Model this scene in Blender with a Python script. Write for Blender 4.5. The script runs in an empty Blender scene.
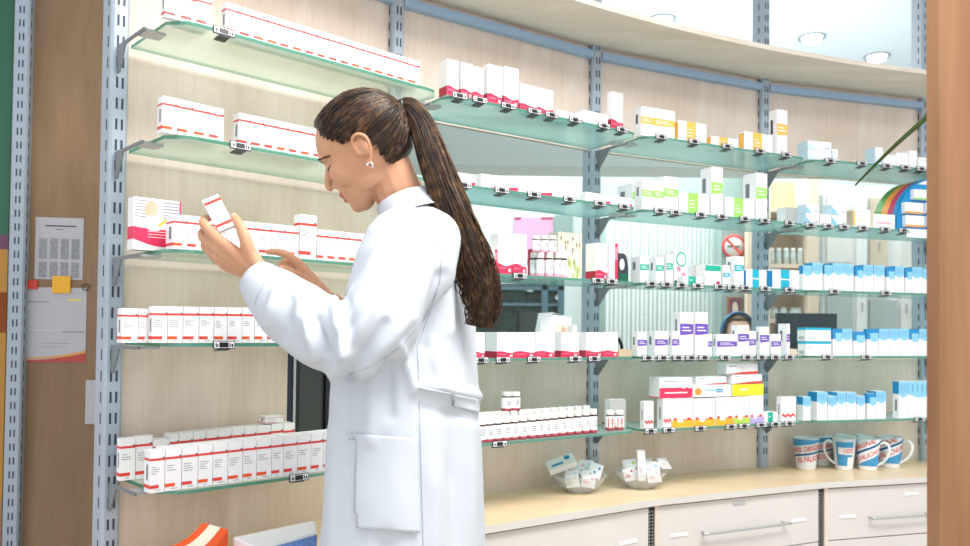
import bpy, math, random
from mathutils import Vector, Matrix, noise
random.seed(7)
sin, cos, PI = math.sin, math.cos, math.pi
COL = bpy.context.scene.collection
CZ = 1.22                      # camera height above the floor
# ------------------------------------------------------------------ camera model (970 x 546 frame, focal length 800 px)
F, ROLL, PITCH, CY = 800.0, 0.0109, 0.0219, 314.13
cam = bpy.data.cameras.new('camera'); camo = bpy.data.objects.new('camera', cam); COL.objects.link(camo)
cam.sensor_width = 36.0; cam.lens = F / 970 * 36; cam.shift_y = (CY - 273) / 970
camo.location = (0, 0, CZ)
camo.rotation_euler = (Matrix.Rotation(PI/2 + PITCH, 3, 'X') @ Matrix.Rotation(ROLL, 3, 'Z')).to_euler()
cam.clip_start = 0.05
cam.dof.use_dof = True; cam.dof.focus_distance = 2.05; cam.dof.aperture_fstop = 4.0
bpy.context.scene.camera = camo

def ray(px, py):
    a, b = px - 485, py - CY
    u, v = a*cos(ROLL) + b*sin(ROLL), -a*sin(ROLL) + b*cos(ROLL)
    x, y = u / F, -v / F
    return Vector((x, cos(PITCH) - y*sin(PITCH), sin(PITCH) + y*cos(PITCH)))
def at(px, py, D):             # the point of depth D seen at a pixel
    r = ray(px, py); r = r * (D / r.y); return Vector((r.x, r.y, r.z + CZ))
def on_z(px, py, z):           # where the pixel's ray meets a level of height z
    r = ray(px, py); k = (z - CZ) / r.z; return Vector((r.x*k, r.y*k, z))

# ------------------------------------------------------------------ materials
def lin(c):
    c = c / 255.0
    return c / 12.92 if c <= 0.04045 else ((c + 0.055) / 1.055) ** 2.4
def rgb(*c): return (lin(c[0]), lin(c[1]), lin(c[2]), 1)
MATS = {}
def mat(name, col, rough=0.5, metal=0.0, spec=0.5, emit=0.0, grain=0.0, gscale=40, bump=0.0, trans=0.0):
    m = bpy.data.materials.new(name); m.use_nodes = True; MATS[name] = m
    nt = m.node_tree; p = nt.nodes['Principled BSDF']
    c = rgb(*col)
    p.inputs['Base Color'].default_value = c
    p.inputs['Roughness'].default_value = rough; p.inputs['Metallic'].default_value = metal
    p.inputs['Specular IOR Level'].default_value = spec
    if emit: p.inputs['Emission Color'].default_value = c; p.inputs['Emission Strength'].default_value = emit
    if trans: p.inputs['Transmission Weight'].default_value = trans
    if grain or bump:
        tc = nt.nodes.new('ShaderNodeTexCoord'); nz = nt.nodes.new('ShaderNodeTexNoise')
        nz.inputs['Scale'].default_value = gscale; nz.inputs['Detail'].default_value = 4
        nt.links.new(tc.outputs['Object'], nz.inputs['Vector'])
        if grain:
            r = nt.nodes.new('ShaderNodeValToRGB')
            r.color_ramp.elements[0].position = 0.3; r.color_ramp.elements[1].position = 0.7
            r.color_ramp.elements[0].color = [x*(1-grain) for x in c[:3]] + [1]
            r.color_ramp.elements[1].color = [min(1, x*(1+grain)) for x in c[:3]] + [1]
            nt.links.new(nz.outputs['Fac'], r.inputs['Fac']); nt.links.new(r.outputs['Color'], p.inputs['Base Color'])
        if bump:
            b = nt.nodes.new('ShaderNodeBump'); b.inputs['Strength'].default_value = bump; b.inputs['Distance'].default_value = 0.002
            nt.links.new(nz.outputs['Fac'], b.inputs['Height']); nt.links.new(b.outputs['Normal'], p.inputs['Normal'])
    return m
def wood(name, c1, c2, rough=0.45, sc=(5, 5, 0.9), scale=1.0):
    m = bpy.data.materials.new(name); m.use_nodes = True; MATS[name] = m
    nt = m.node_tree; p = nt.nodes['Principled BSDF']; L = nt.links.new
    p.inputs['Roughness'].default_value = rough; p.inputs['Specular IOR Level'].default_value = 0.35
    tc = nt.nodes.new('ShaderNodeTexCoord'); mp = nt.nodes.new('ShaderNodeMapping'); mp.inputs['Scale'].default_value = sc
    n1 = nt.nodes.new('ShaderNodeTexNoise'); n1.inputs['Scale'].default_value = scale*1.6; n1.inputs['Detail'].default_value = 5
    n1.inputs['Distortion'].default_value = 0.8
    mp2 = nt.nodes.new('ShaderNodeMapping'); mp2.inputs['Scale'].default_value = [x*(14 if x > 2 else 3) for x in sc]
    n2 = nt.nodes.new('ShaderNodeTexNoise'); n2.inputs['Scale'].default_value = scale*2; n2.inputs['Detail'].default_value = 3
    mx = nt.nodes.new('ShaderNodeMath'); mx.operation = 'MULTIPLY_ADD'; mx.inputs[1].default_value = 0.35
    r = nt.nodes.new('ShaderNodeValToRGB')
    r.color_ramp.elements[0].position = 0.42; r.color_ramp.elements[1].position = 0.88
    r.color_ramp.elements[0].color = rgb(*c1); r.color_ramp.elements[1].color = rgb(*c2)
    L(tc.outputs['Object'], mp.inputs['Vector']); L(tc.outputs['Object'], mp2.inputs['Vector'])
    L(mp.outputs['Vector'], n1.inputs['Vector']); L(mp2.outputs['Vector'], n2.inputs['Vector'])
    L(n2.outputs['Fac'], mx.inputs[0]); L(n1.outputs['Fac'], mx.inputs[2])
    L(mx.outputs[0], r.inputs['Fac']); L(r.outputs['Color'], p.inputs['Base Color'])
    return m
def glassy(name, tint, diffuse, dcol, refl=0.08, rough=0.02):
    """clear sheet: tinted see-through, a share of scattering tint, and a fresnel reflection"""
    m = bpy.data.materials.new(name); m.use_nodes = True; MATS[name] = m
    nt = m.node_tree; nt.nodes.clear(); L = nt.links.new
    o = nt.nodes.new('ShaderNodeOutputMaterial'); t = nt.nodes.new('ShaderNodeBsdfTransparent'); t.inputs['Color'].default_value = rgb(*tint)
    d = nt.nodes.new('ShaderNodeBsdfDiffuse'); d.inputs['Color'].default_value = rgb(*dcol)
    tl = nt.nodes.new('ShaderNodeBsdfTranslucent'); tl.inputs['Color'].default_value = rgb(*dcol)
    g = nt.nodes.new('ShaderNodeBsdfGlossy'); g.inputs['Roughness'].default_value = rough
    lw = nt.nodes.new('ShaderNodeLayerWeight'); lw.inputs['Blend'].default_value = 0.5
    pw = nt.nodes.new('ShaderNodeMath'); pw.operation = 'POWER'; pw.inputs[1].default_value = 5.0
    mm = nt.nodes.new('ShaderNodeMath'); mm.operation = 'MULTIPLY_ADD'; mm.inputs[1].default_value = 0.7; mm.inputs[2].default_value = refl
    m0 = nt.nodes.new('ShaderNodeMixShader'); m0.inputs[0].default_value = 0.5
    m1 = nt.nodes.new('ShaderNodeMixShader'); m1.inputs[0].default_value = diffuse
    m2 = nt.nodes.new('ShaderNodeMixShader')
    L(d.outputs[0], m0.inputs[1]); L(tl.outputs[0], m0.inputs[2])
    L(t.outputs[0], m1.inputs[1]); L(m0.outputs[0], m1.inputs[2])
    L(lw.outputs['Facing'], pw.inputs[0]); L(pw.outputs[0], mm.inputs[0]); L(mm.outputs[0], m2.inputs[0])
    L(m1.outputs[0], m2.inputs[1]); L(g.outputs[0], m2.inputs[2]); L(m2.outputs[0], o.inputs['Surface'])
    return m

wood('birch', (214, 192, 175), (236, 220, 208), 0.5, (3, 3, 1.0))
wood('birch_shaded', (138, 110, 82), (160, 130, 99), 0.55)  # browner birch with the dimness of the left passage put into its colour
wood('birch_counter', (236, 202, 162), (247, 222, 188), 0.3, (0.9, 5, 5))
wood('birch_canopy', (222, 208, 192), (240, 229, 216), 0.5, (1, 5, 5))
wood('cherry', (142, 98, 64), (170, 126, 90), 0.5, (4, 4, 0.8))
mat('white', (244, 244, 246), 0.45); mat('paper', (240, 240, 242), 0.6); mat('offwhite', (236, 234, 230), 0.6); mat('lip_white', (216, 212, 206), 0.5)
mat('card', (244, 243, 245), 0.45); mat('palesky', (206, 230, 246), 0.45); mat('berry', (170, 62, 76), 0.4); mat('bud', (150, 134, 112), 0.6); mat('palegreen', (186, 204, 130), 0.6)
mat('front_white', (222, 217, 212), 0.3, grain=0.03, gscale=3)
mat('alu', (170, 183, 196), 0.42, 0.12); mat('slot', (52, 62, 80), 0.5); mat('alu_blue', (158, 186, 216), 0.4, 0.15); mat('steel', (188, 190, 190), 0.35, 0.5)
mat('bracket', (128, 134, 138), 0.45, 0.4); mat('dark', (22, 26, 32), 0.5); mat('black', (10, 11, 13), 0.4); mat('navy', (34, 42, 60), 0.4, 0.2)
mat('gunmetal', (70, 74, 72), 0.4, 0.4); mat('perf', (58, 60, 66), 0.5, 0.3)
mat('red', (226, 66, 56), 0.45); mat('orange', (240, 88, 30), 0.45); mat('pink', (228, 44, 88), 0.45); mat('deepred', (176, 22, 52), 0.45)
mat('yellow', (252, 190, 84), 0.45); mat('green', (160, 226, 100), 0.45); mat('teal', (0, 178, 152), 0.45); mat('cyan', (0, 176, 206), 0.45)
mat('violet', (112, 76, 184), 0.45); mat('sky', (140, 206, 240), 0.45); mat('blue', (8, 140, 200), 0.45)
mat('ink', (120, 124, 134), 0.6); mat('inkdark', (60, 64, 74), 0.6); mat('lemon', (246, 226, 40), 0.45); mat('lilac', (196, 176, 232), 0.45)
mat('lime', (190, 222, 90), 0.45); mat('gold', (252, 186, 40), 0.45); mat('rose', (246, 168, 190), 0.45); mat('cream', (248, 236, 214), 0.5)
mat('pinkpale', (222, 168, 204), 0.5); mat('darkgreen', (24, 100, 70), 0.45); mat('greybox', (186, 188, 184), 0.55); mat('amber', (78, 54, 44), 0.35)
mat('leaf', (44, 58, 24), 0.7, spec=0.1, grain=0.2, gscale=30); mat('leafdark', (58, 92, 58), 0.5, grain=0.4, gscale=9); mat('kraft', (206, 182, 152), 0.7)
mat('skyblue', (70, 150, 200), 0.3); mat('window_frame', (86, 112, 128), 0.4); mat('magenta', (190, 40, 90), 0.45); mat('rgreen', (70, 150, 60), 0.45); mat('rorange', (240, 150, 50), 0.45)
mat('mug_white', (238, 242, 244), 0.18); mat('mug_blue', (64, 152, 204), 0.18); mat('mug_dark', (30, 96, 146), 0.2); mat('mug_red', (222, 70, 58), 0.25)
mat('skin2', (226, 186, 160), 0.5); mat('wall_paint', (226, 234, 234), 0.7); mat('ceiling_paint', (224, 236, 244), 0.8); mat('floor_tile', (186, 178, 166), 0.35, grain=0.06, gscale=6)
mat('slat', (246, 250, 249), 0.5); mat('grey_teal', (150, 170, 168), 0.6); mat('tan', (234, 214, 192), 0.55); mat('greypanel', (186, 196, 196), 0.5)
mat('jarglass', (206, 220, 222), 0.15); mat('lamp', (255, 252, 244), 0.4, emit=6.0); mat('ring', (150, 166, 178), 0.4)
mat('poster_green', (40, 100, 74), 0.5); mat('poster_purple', (110, 60, 90), 0.5); mat('poster_orange', (186, 132, 48), 0.5); mat('poster_red', (190, 80, 36), 0.5)
mat('checks', (120, 160, 224), 0.5, grain=0.25, gscale=120); mat('terracotta', (160, 92, 64), 0.7); mat('soil', (60, 46, 36), 0.9)
glassy('glass_shelf', (246, 252, 247), 0.42, (236, 247, 236), 0.03)
glassy('glass_teal', (232, 250, 249), 0.50, (218, 248, 247), 0.03)
glassy('glass_edge', (120, 190, 165), 0.75, (96, 168, 146), 0.1)
glassy('glass_clear', (246, 251, 250), 0.03, (220, 235, 235), 0.0)
glassy('plastic_clear', (248, 250, 251), 0.26, (248, 248, 249), 0.04, 0.1)

# ------------------------------------------------------------------ mesh building
class MB:
    def __init__(s): s.v, s.f, s.m, s.s = [], [], [], []
    def add(s, vs, fs, mi=0, smooth=False):
        b = len(s.v); s.v += [tuple(v) for v in vs]
        for f in fs: s.f.append([b + i for i in f]); s.m.append(mi); s.s.append(smooth)
        return s
    def box(s, lo, hi, mi=0, M=None):
        (a, b, c), (d, e, f) = lo, hi
        vs = [Vector(p) for p in ((a,b,c),(d,b,c),(d,e,c),(a,e,c),(a,b,f),(d,b,f),(d,e,f),(a,e,f))]
        if M: vs = [M @ v for v in vs]
        return s.add(vs, [(0,3,2,1),(4,5,6,7),(0,1,5,4),(1,2,6,5),(2,3,7,6),(3,0,4,7)], mi)
    def poly(s, pts, mi=0): return s.add(pts, [list(range(len(pts)))], mi)
    def prism(s, pts, z0, z1, mi=0, side=None, smooth=False):   # pts counter-clockwise in plan
        n = len(pts)
        s.add([(x, y, z0) for x, y in pts] + [(x, y, z1) for x, y in pts], [list(range(n))[::-1], list(range(n, 2*n))], mi)
        b = len(s.v) - 2*n
        for i in range(n):
            j = (i+1) % n
            s.f.append([b+i, b+j, b+n+j, b+n+i]); s.m.append(mi if side is None else side); s.s.append(smooth)
        return s
    def loft(s, rings, mi=0, smooth=True, cap=True, closed=True):
        n = len(rings[0]); b = len(s.v); s.v += [tuple(p) for r in rings for p in r]
        for k in range(len(rings)-1):
            for i in range(n if closed else n-1):
                j = (i+1) % n
                s.f.append([b+k*n+i, b+k*n+j, b+(k+1)*n+j, b+(k+1)*n+i]); s.m.append(mi); s.s.append(smooth)
        if cap and closed:
            s.f.append([b+i for i in range(n)][::-1]); s.m.append(mi); s.s.append(False)
            s.f.append([b+(len(rings)-1)*n+i for i in range(n)]); s.m.append(mi); s.s.append(False)
        return s
    def lathe(s, prof, n=20, mi=0, M=None, cap=False, smooth=True):
        rs = [[(r*cos(2*PI*i/n), r*sin(2*PI*i/n), z) for i in range(n)] for r, z in prof]
        if M: rs = [[M @ Vector(p) for p in r] for r in rs]
        return s.loft(rs, mi, smooth, cap)
    def tube(s, pts, rad, n=8, mi=0, flat=1.0, up=None, smooth=True, round_ends=False):
        pts = [Vector(p) for p in pts]; k = len(pts)
        rad = list(rad) if hasattr(rad, '__len__') else [rad]*k
        tang = [(pts[min(i+1, k-1)] - pts[max(i-1, 0)]).normalized() for i in range(k)]
        u = Vector(up) if up is not None else (Vector((0,0,1)) if abs(tang[0].z) < 0.9 else Vector((1,0,0)))
        if round_ends:
            e = []
            for q, w in ((0.97, 0.25), (0.7, 0.72)): e.append((pts[0] - tang[0]*rad[0]*q, rad[0]*w, tang[0]))
            e2 = []
            for q, w in ((0.7, 0.72), (0.97, 0.25)): e2.append((pts[-1] + tang[-1]*rad[-1]*q, rad[-1]*w, tang[-1]))
            seq = e + list(zip(pts, rad, tang)) + e2
        else: seq = list(zip(pts, rad, tang))
        rings = []
        for p, r, t in seq:
            a = (u - t*u.dot(t)).normalized(); b = t.cross(a); u = a
            rings.append([p + a*(r*flat*sin(2*PI*i/n)) + b*(r*cos(2*PI*i/n)) for i in range(n)])
        return s.loft(rings, mi, smooth)
    def ball(s, c, r, mi=0, n=12, M=None):
        rx, ry, rz = r if hasattr(r, '__len__') else (r, r, r)
        rings = []
        for k in range(1, n//2):
            th = PI*k/(n//2)
            rings.append([Vector((rx*sin(th)*cos(2*PI*i/n), ry*sin(th)*sin(2*PI*i/n), -rz*cos(th))) for i in range(n)])
        if M: rings = [[M @ p for p in r_] for r_ in rings]
        c = Vector(c)
        rings = [[c + p for p in r_] for r_ in rings]
        lo, hi = Vector((0,0,-rz)), Vector((0,0,rz))
        if M: lo, hi = M @ lo, M @ hi
        self_n = len(s.v); s.loft(rings, mi, True, False)
        b = len(s.v); s.v += [tuple(c+lo), tuple(c+hi)]; m = len(rings)
        for i in range(n):
            j = (i+1) % n
            s.f.append([b, self_n+j, self_n+i]); s.m.append(mi); s.s.append(True)
            s.f.append([b+1, self_n+(m-1)*n+i, self_n+(m-1)*n+j]); s.m.append(mi); s.s.append(True)
        return s
    def mesh(s, name, mats):
        me = bpy.data.meshes.new(name); me.from_pydata(s.v, [], s.f); used = mats if isinstance(mats, (list, tuple)) else [mats]
        for m in used: me.materials.append(MATS[m])
        for p, mi, sm in zip(me.polygons, s.m, s.s): p.material_index = mi; p.use_smooth = sm
        me.update(); return me
    def build(s, name, mats, parent=None, M=None, kind=None):
        o = bpy.data.objects.new(name, s.mesh(name, mats)); COL.objects.link(o)
        if parent is not None: o.parent = parent
        if M is not None: o.matrix_local = M
        if kind: o['kind'] = kind
        return o
def tag(o, label, cat, group=None, kind=None):
    o['label'] = label; o['category'] = cat
    if group: o['group'] = group
    if kind: o['kind'] = kind
    return o
def empty(name, M=None):
    o = bpy.data.objects.new(name, None); COL.objects.link(o); o.empty_display_size = 0.05
    if M is not None: o.matrix_local = M
    return o
T = lambda x, y, z: Matrix.Translation((x, y, z))
RZ = lambda a: Matrix.Rotation(a, 4, 'Z')
RX = lambda a: Matrix.Rotation(a, 4, 'X')
RY = lambda a: Matrix.Rotation(a, 4, 'Y')
def smooth_curve(pts, n=6):                      # Catmull-Rom through the points
    pts = [Vector(p) for p in pts]; out = []
    for i in range(len(pts)-1):
        p0, p1, p2, p3 = pts[max(i-1,0)], pts[i], pts[i+1], pts[min(i+2, len(pts)-1)]
        for k in range(n):
            t = k/n
            out.append(0.5*((2*p1) + (p2-p0)*t + (2*p0-5*p1+4*p2-p3)*t*t + (3*p1-p0-3*p2+p3)*t**3))
    return out + [pts[-1]]
ORD = 'first second third fourth fifth sixth seventh eighth ninth tenth eleventh twelfth thirteenth fourteenth fifteenth sixteenth seventeenth eighteenth nineteenth twentieth'.split()

# ------------------------------------------------------------------ the curved shelf wall: posts on an arc, four bays
LB, A0, DT, GL = 0.8357, 0.7586, 0.1547, 0.265
NODE = [Vector((-0.8913, 1.9046, 0))]; ANG = [A0 - i*DT for i in range(4)]
for a in ANG: NODE.append(NODE[-1] + LB*Vector((cos(a), sin(a), 0)))
BM = [T(*NODE[i]) @ RZ(ANG[i]) for i in range(4)]      # bay space: x along the bay, -y towards the shop, z up from the floor
LEV = {1: CZ+0.6813, 2: CZ+0.427, 3: CZ+0.1742, 4: CZ-0.0796, 5: CZ-0.3287}
LEV1 = dict(LEV); LEV1[4] = CZ-0.0326; LEV1[5] = CZ-0.3557
CT = CZ - 0.548                # counter top
def lev(b, l): return (LEV1 if b == 0 else LEV)[l]
BAYS = ['left bay', 'second bay', 'third bay', 'right bay']; SHELF = {1: 'top', 2: 'second', 3: 'third', 4: 'fourth', 5: 'bottom'}
def hit(b, off, px, py):       # the pixel's ray on the vertical plane that stands OFF in front of bay b: (along the bay, height)
    inv = BM[b].inverted(); o = inv @ Vector((0, 0, CZ)); d = inv.to_3x3() @ ray(px, py)
    k = (-off - o.y) / d.y
    return o.x + d.x*k, o.z + d.z*k
def hit_side(b, u, px, py):    # the ray on the plane across bay b at u: how far in front of the posts
    inv = BM[b].inverted(); o = inv @ Vector((0, 0, CZ)); d = inv.to_3x3() @ ray(px, py)
    k = (u - o.x) / d.x
    return -(o.y + d.y*k)
def node_normal(i):
    a = ANG[0] if i == 0 else ANG[3] if i == 4 else (ANG[i-1] + ANG[i]) / 2
    return a
# ------------------------------------------------------------------ room shell
CEIL = CZ + 2.0
MB().box((-3.2, -1.6, -0.05), (4.2, 7.2, 0)).build('floor', 'floor_tile', kind='structure')
MB().box((-3.2, 1.2, CEIL), (4.2, 7.2, CEIL+0.05)).build('ceiling', 'ceiling_paint', kind='structure')
WX0, WX1, WZ0, WZ1 = -1.3, 0.655, CZ-0.45, CZ+0.40       # window in the back wall
MB().box((-3.2, 6.6, 0), (WX0, 6.7, CEIL)).box((WX1, 6.6, 0), (4.2, 6.7, CEIL)).box((WX0, 6.6, 0), (WX1, 6.7, WZ0)).box((WX0, 6.6, WZ1), (WX1, 6.7, CEIL)).build('wall_back', 'wall_paint', kind='structure')
mb = MB()
for x0, x1 in ((WX0, WX0+0.06), (-0.45, -0.4), (0.47, 0.52), (WX1-0.05, WX1)): mb.box((x0, 6.62, WZ0), (x1, 6.68, WZ1))
mb.box((WX0, 6.62, WZ1-0.05), (WX1, 6.68, WZ1)).box((WX0, 6.62, WZ0), (WX1, 6.68, WZ0+0.05)).box((WX0, 6.63, CZ+0.22), (WX1, 6.67, CZ+0.24))
wf = mb.build('window_4', 'window_frame', kind='structure'); MB().box((WX0, 6.648, WZ0), (WX1, 6.652, WZ1)).build('pane', 'glass_clear', wf)
MB().box((-6, 6.75, -0.3), (8, 14, -0.25)).build('ground_outside', 'leafdark', kind='structure')
rn = random.Random(11)
for i in range(13):                     # shrubs outside the back window
    mb = MB(); cx = -2.2 + i*0.62; cy = 8.3 + (i % 2)*0.9; tall = 2.5 + rn.random()*0.5
    if i > 7: cx = -3.6 + (i-8)*1.8; cy = 10.6; tall = 3.6
    for q in range(700):
        th, ph = rn.random()*2*PI, math.acos(1-2*rn.random()); k = 0.72 + 0.28*rn.random()
        c = Vector((0.42*k*sin(ph)*cos(th), 0.36*k*sin(ph)*sin(th), tall*0.5 - 0.25 + 0.5*tall*k*cos(ph)))
        a = Vector((rn.random()-0.5, rn.random()-0.5, rn.random()-0.5)).normalized(); b_ = a.cross(Vector((0.3, 0.5, 0.8))).normalized(); s_ = (0.09 + 0.08*rn.random()) if i < 8 else (0.2 + 0.1*rn.random()); c.x *= 1 if i < 8 else 1.25
        mb.add([c - a*s_, c + b_*s_*0.5, c + a*s_, c - b_*s_*0.5], [(0, 1, 2, 3)])
    sh = mb.build('garden_shrub', 'leafdark', M=T(cx, cy, 0)); tag(sh, 'dark green shrub outside the back room window, %s from left' % ORD[i], 'shrub', 'shrubs outside the back window'); MB().tube([(0, 0, -0.25), (0, 0, tall*0.6)], 0.04, 8).build('trunk', 'soil', sh)
MB().box((4.1, 2.4, 0), (4.2, 6.6, CEIL)).build('wall_right', 'wall_paint', kind='structure')

# left side wall of the passage behind the first post
pl0, pl1 = Vector((-1.84, 2.93, 0)), Vector((-1.02, 3.07, 0))
aw = math.atan2(pl1.y-pl0.y, pl1.x-pl0.x)
WM = T(pl0.x, pl0.y, 0) @ RZ(aw)
def hit_w(px, py, off=0.0):
    inv = WM.inverted(); o = inv @ Vector((0, 0, CZ)); d = inv.to_3x3() @ ray(px, py); k = (-off - o.y) / d.y
    return o.x + d.x*k, o.z + d.z*k
MB().box((-1.2, 0, 0), (0.9, 0.03, CEIL)).build('wall_left', 'birch_shaded', M=WM, kind='structure')

# wooden back panels of the four bays
uo = hit(0, -0.015, 287, 400)[0]; zo1 = hit(0, -0.015, 310, 336)[1]; zo0 = hit(0, -0.015, 300, 456)[1]
RAIL = CZ + 1.064
mb = MB().box((0.012, 0.015, CT), (uo, 0.035, RAIL)).box((uo, 0.015, CT), (LB-0.012, 0.035, zo0)).box((uo, 0.015, zo1), (LB-0.012, 0.035, RAIL))
mb.build('wall_bay', 'birch', M=BM[0], kind='structure')
for b in (1, 2, 3):
    x1 = LB-0.012 if b < 3 else LB+0.5
    MB().box((0.012, 0.015, LEV[1]-0.004), (x1, 0.035, RAIL)).build('wall_header', 'birch', M=BM[b], kind='structure')
    MB().box((0.012, 0.015, CT), (x1, 0.035, LEV[4]-0.012)).build('wall_lower', 'birch', M=BM[b], kind='structure')
    MB().box((0.012, 0.022, LEV[4]-0.012), (x1, 0.028, LEV[1]-0.004)).build('window_%d' % b, 'glass_clear', M=BM[b], kind='structure')
# dark metal door frame seen through the opening of the left bay
w = empty('metal_door', BM[0] @ T(uo, 0.05, CT))
tag(w, 'dark metal door frame behind the gap beside the left wooden panel', 'door')
h = zo1 - CT + 0.05; wd = LB - uo
for x0, x1, y, m in ((-0.02, 0.035, 0, 'navy'), (0.042, 0.05, 0.004, 'steel'), (0.053, 0.066, 0.01, 'black'), (0.066, 0.15, 0.014, 'gunmetal'), (0.15, 0.158, 0.004, 'black'), (0.158, wd, 0.004, 'navy')):
    MB().box((x0, y, 0.0), (x1, 0.05, h)).build('frame_profile' if m != 'gunmetal' else 'door_panel', m, w)

# curved wooden canopy above the shelves
n0 = Vector((sin(ANG[0]), -cos(ANG[0]), 0)); t0 = Vector((cos(ANG[0]), sin(ANG[0]), 0))
RAD = LB / (2*sin(DT/2)); CEN = NODE[0] + t0*LB/2 + n0*RAD*cos(DT/2)
def arc(a, r): return (CEN.x + r*cos(a), CEN.y + r*sin(a))
as_ = math.atan2(NODE[0].y-CEN.y, NODE[0].x-CEN.x); NA = 56
angs = [as_ + 0.0 - (4*DT + 0.045)*k/NA for k in range(NA+1)]
pts = [arc(a, RAD-0.285) for a in angs] + [arc(a, RAD+0.03) for a in reversed(angs)]
o = MB().prism(pts[::-1], CZ+1.064, CZ+1.082, 0).build('wooden_canopy', ['birch_canopy'])
if o.data.polygons[0].normal.z > 0: o.data.flip_normals()
tag(o, 'long curved light wood canopy board running above all the top shelves', 'canopy')
for b in range(4):
    o = MB().box((0.02, -0.014, CZ+1.016), (LB-0.022, 0.012, CZ+1.043)).build('aluminium_rail', 'alu_blue', M=BM[b])
    tag(o, ['blue grey metal rail above the %s, under the canopy' % BAYS[b]][0], 'rail', 'rails under the canopy')

# slotted posts
def slotted_post(M, z0, z1, label, pitch=0.05, wd=0.042, dp=0.05, ph=0.0, slot='slot'):
    mb = MB()
    a, b, c = wd/2, 0.006, dp
    mb.prism([(-a, 0.012), (-a, -c+b), (-a+b, -c), (a-b, -c), (a, -c+b), (a, 0.012)], z0, z1, 0)
    for s in (-1, 1): mb.box((s*0.0025-0.0012, -c-0.0012, z0), (s*0.0025+0.0012, -c, z1), 0) if False else None
    z = z0 + 0.02 + ph
    while z < z1-0.03:
        for s in (-1, 1): mb.box((s*0.0064-0.0025, -c-0.0006, z), (s*0.0064+0.0025, -c+0.001, z+0.026), 1)
        for s in (-1, 1): mb.box((s*a-0.0006, -c*0.55-0.003, z), (s*a+0.0006, -c*0.55+0.003, z+0.026), 1)
        z += pitch
    o = mb.build('slotted_post', ['alu', slot], M=M)
    tag(o, label, 'shelf post', 'slotted shelf posts'); return o
PM = []
for i in range(5):
    M = T(*NODE[i]) @ RZ(node_normal(i)) @ T(0.006 if i == 0 else 0, 0.038, 0); PM.append(T(*NODE[i]) @ RZ(node_normal(i)))
    slotted_post(M, CT, CEIL, ['tall slotted metal post at the left end, nearest the paper notices', 'slotted metal post right above the woman\'s dark hair',
        'slotted metal post between the second bay and third bay', 'slotted metal post between the third bay and right bay', 'slotted metal post beside the blurred wooden panel'][i], ph=0.012*i, wd=0.042)
u, _ = hit_w(20, 300)
slotted_post(WM @ T(u, -0.012, 0), 0, CEIL, 'slotted metal post farthest left, beside the green and orange poster', wd=0.055, dp=0.03)

# ------------------------------------------------------------------ glass shelves and their brackets
for b in range(4):
    for l in range(1, 6):
        z = lev(b, l); x0, x1, c, g = 0.03, LB-0.03, 0.042, GL
        if b == 3: x1 = LB + 0.1
        pl = [(x0, -0.012), (x0, -g+c), (x0+c*0.75, -g+c*0.12), (x0+c*1.35, -g), (x1-c*1.35, -g), (x1-c*0.75, -g+c*0.12), (x1, -g+c), (x1, -0.012)]
        o = MB().prism(pl, -0.008, 0, 0, 1).build('glass_shelf', ['glass_shelf' if b == 0 else 'glass_teal', 'glass_edge'], M=BM[b] @ T(0, 0, z))
        tag(o, '%s pale green glass shelf of the %s' % (SHELF[l], BAYS[b]), 'shelf', 'glass shelves')
def bracket(i, z, label, sides=(-1, 1)):
    root = empty('shelf_bracket', PM[i] @ T(0 if len(sides) == 2 or i == 0 else sides[0]*0.012, -0.013, z-0.0085)); tag(root, label, 'bracket', 'shelf brackets')
    pl = [(-0.0, 0.0), (-0.168, 0.0), (-0.168, -0.007), (-0.05 if i == 0 else -0.072, -0.008), (-0.014, -0.066), (0.0, -0.066)]
    MB().add([(-0.002, y, z_) for y, z_ in pl] + [(0.002, y, z_) for y, z_ in pl],
             [list(range(6)), list(range(6, 12))[::-1]] + [[k, k+6, (k+1) % 6+6, (k+1) % 6] for k in range(6)]).build('arm', 'bracket', root)
    for s in sides:
        MB().prism([(s*0.004, -0.166), (s*0.05, -0.161), (s*0.05, -0.118), (s*0.004, -0.113)][::s], -0.006, -0.0005).build('pad', 'steel', root)
for i in range(5):
    for l in range(1, 6):
        for b in ((0,) if i == 0 else (0, 1) if i == 1 and l > 3 else (1,) if i == 1 else (min(i, 3),)):
            sd = (1,) if i == 0 else (-1,) if (i, b) == (1, 0) else (1,) if i == 1 and l > 3 else (-1, 1)
            bracket(i, lev(b, l), 'grey bracket under the %s glass shelf at the %s post%s' % (SHELF[l], ['left end', 'second', 'third', 'fourth', 'right end'][i],
                    '' if not (i == 1 and l > 3) else (', left bay side' if b == 0 else ', second bay side')), sd)

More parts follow.
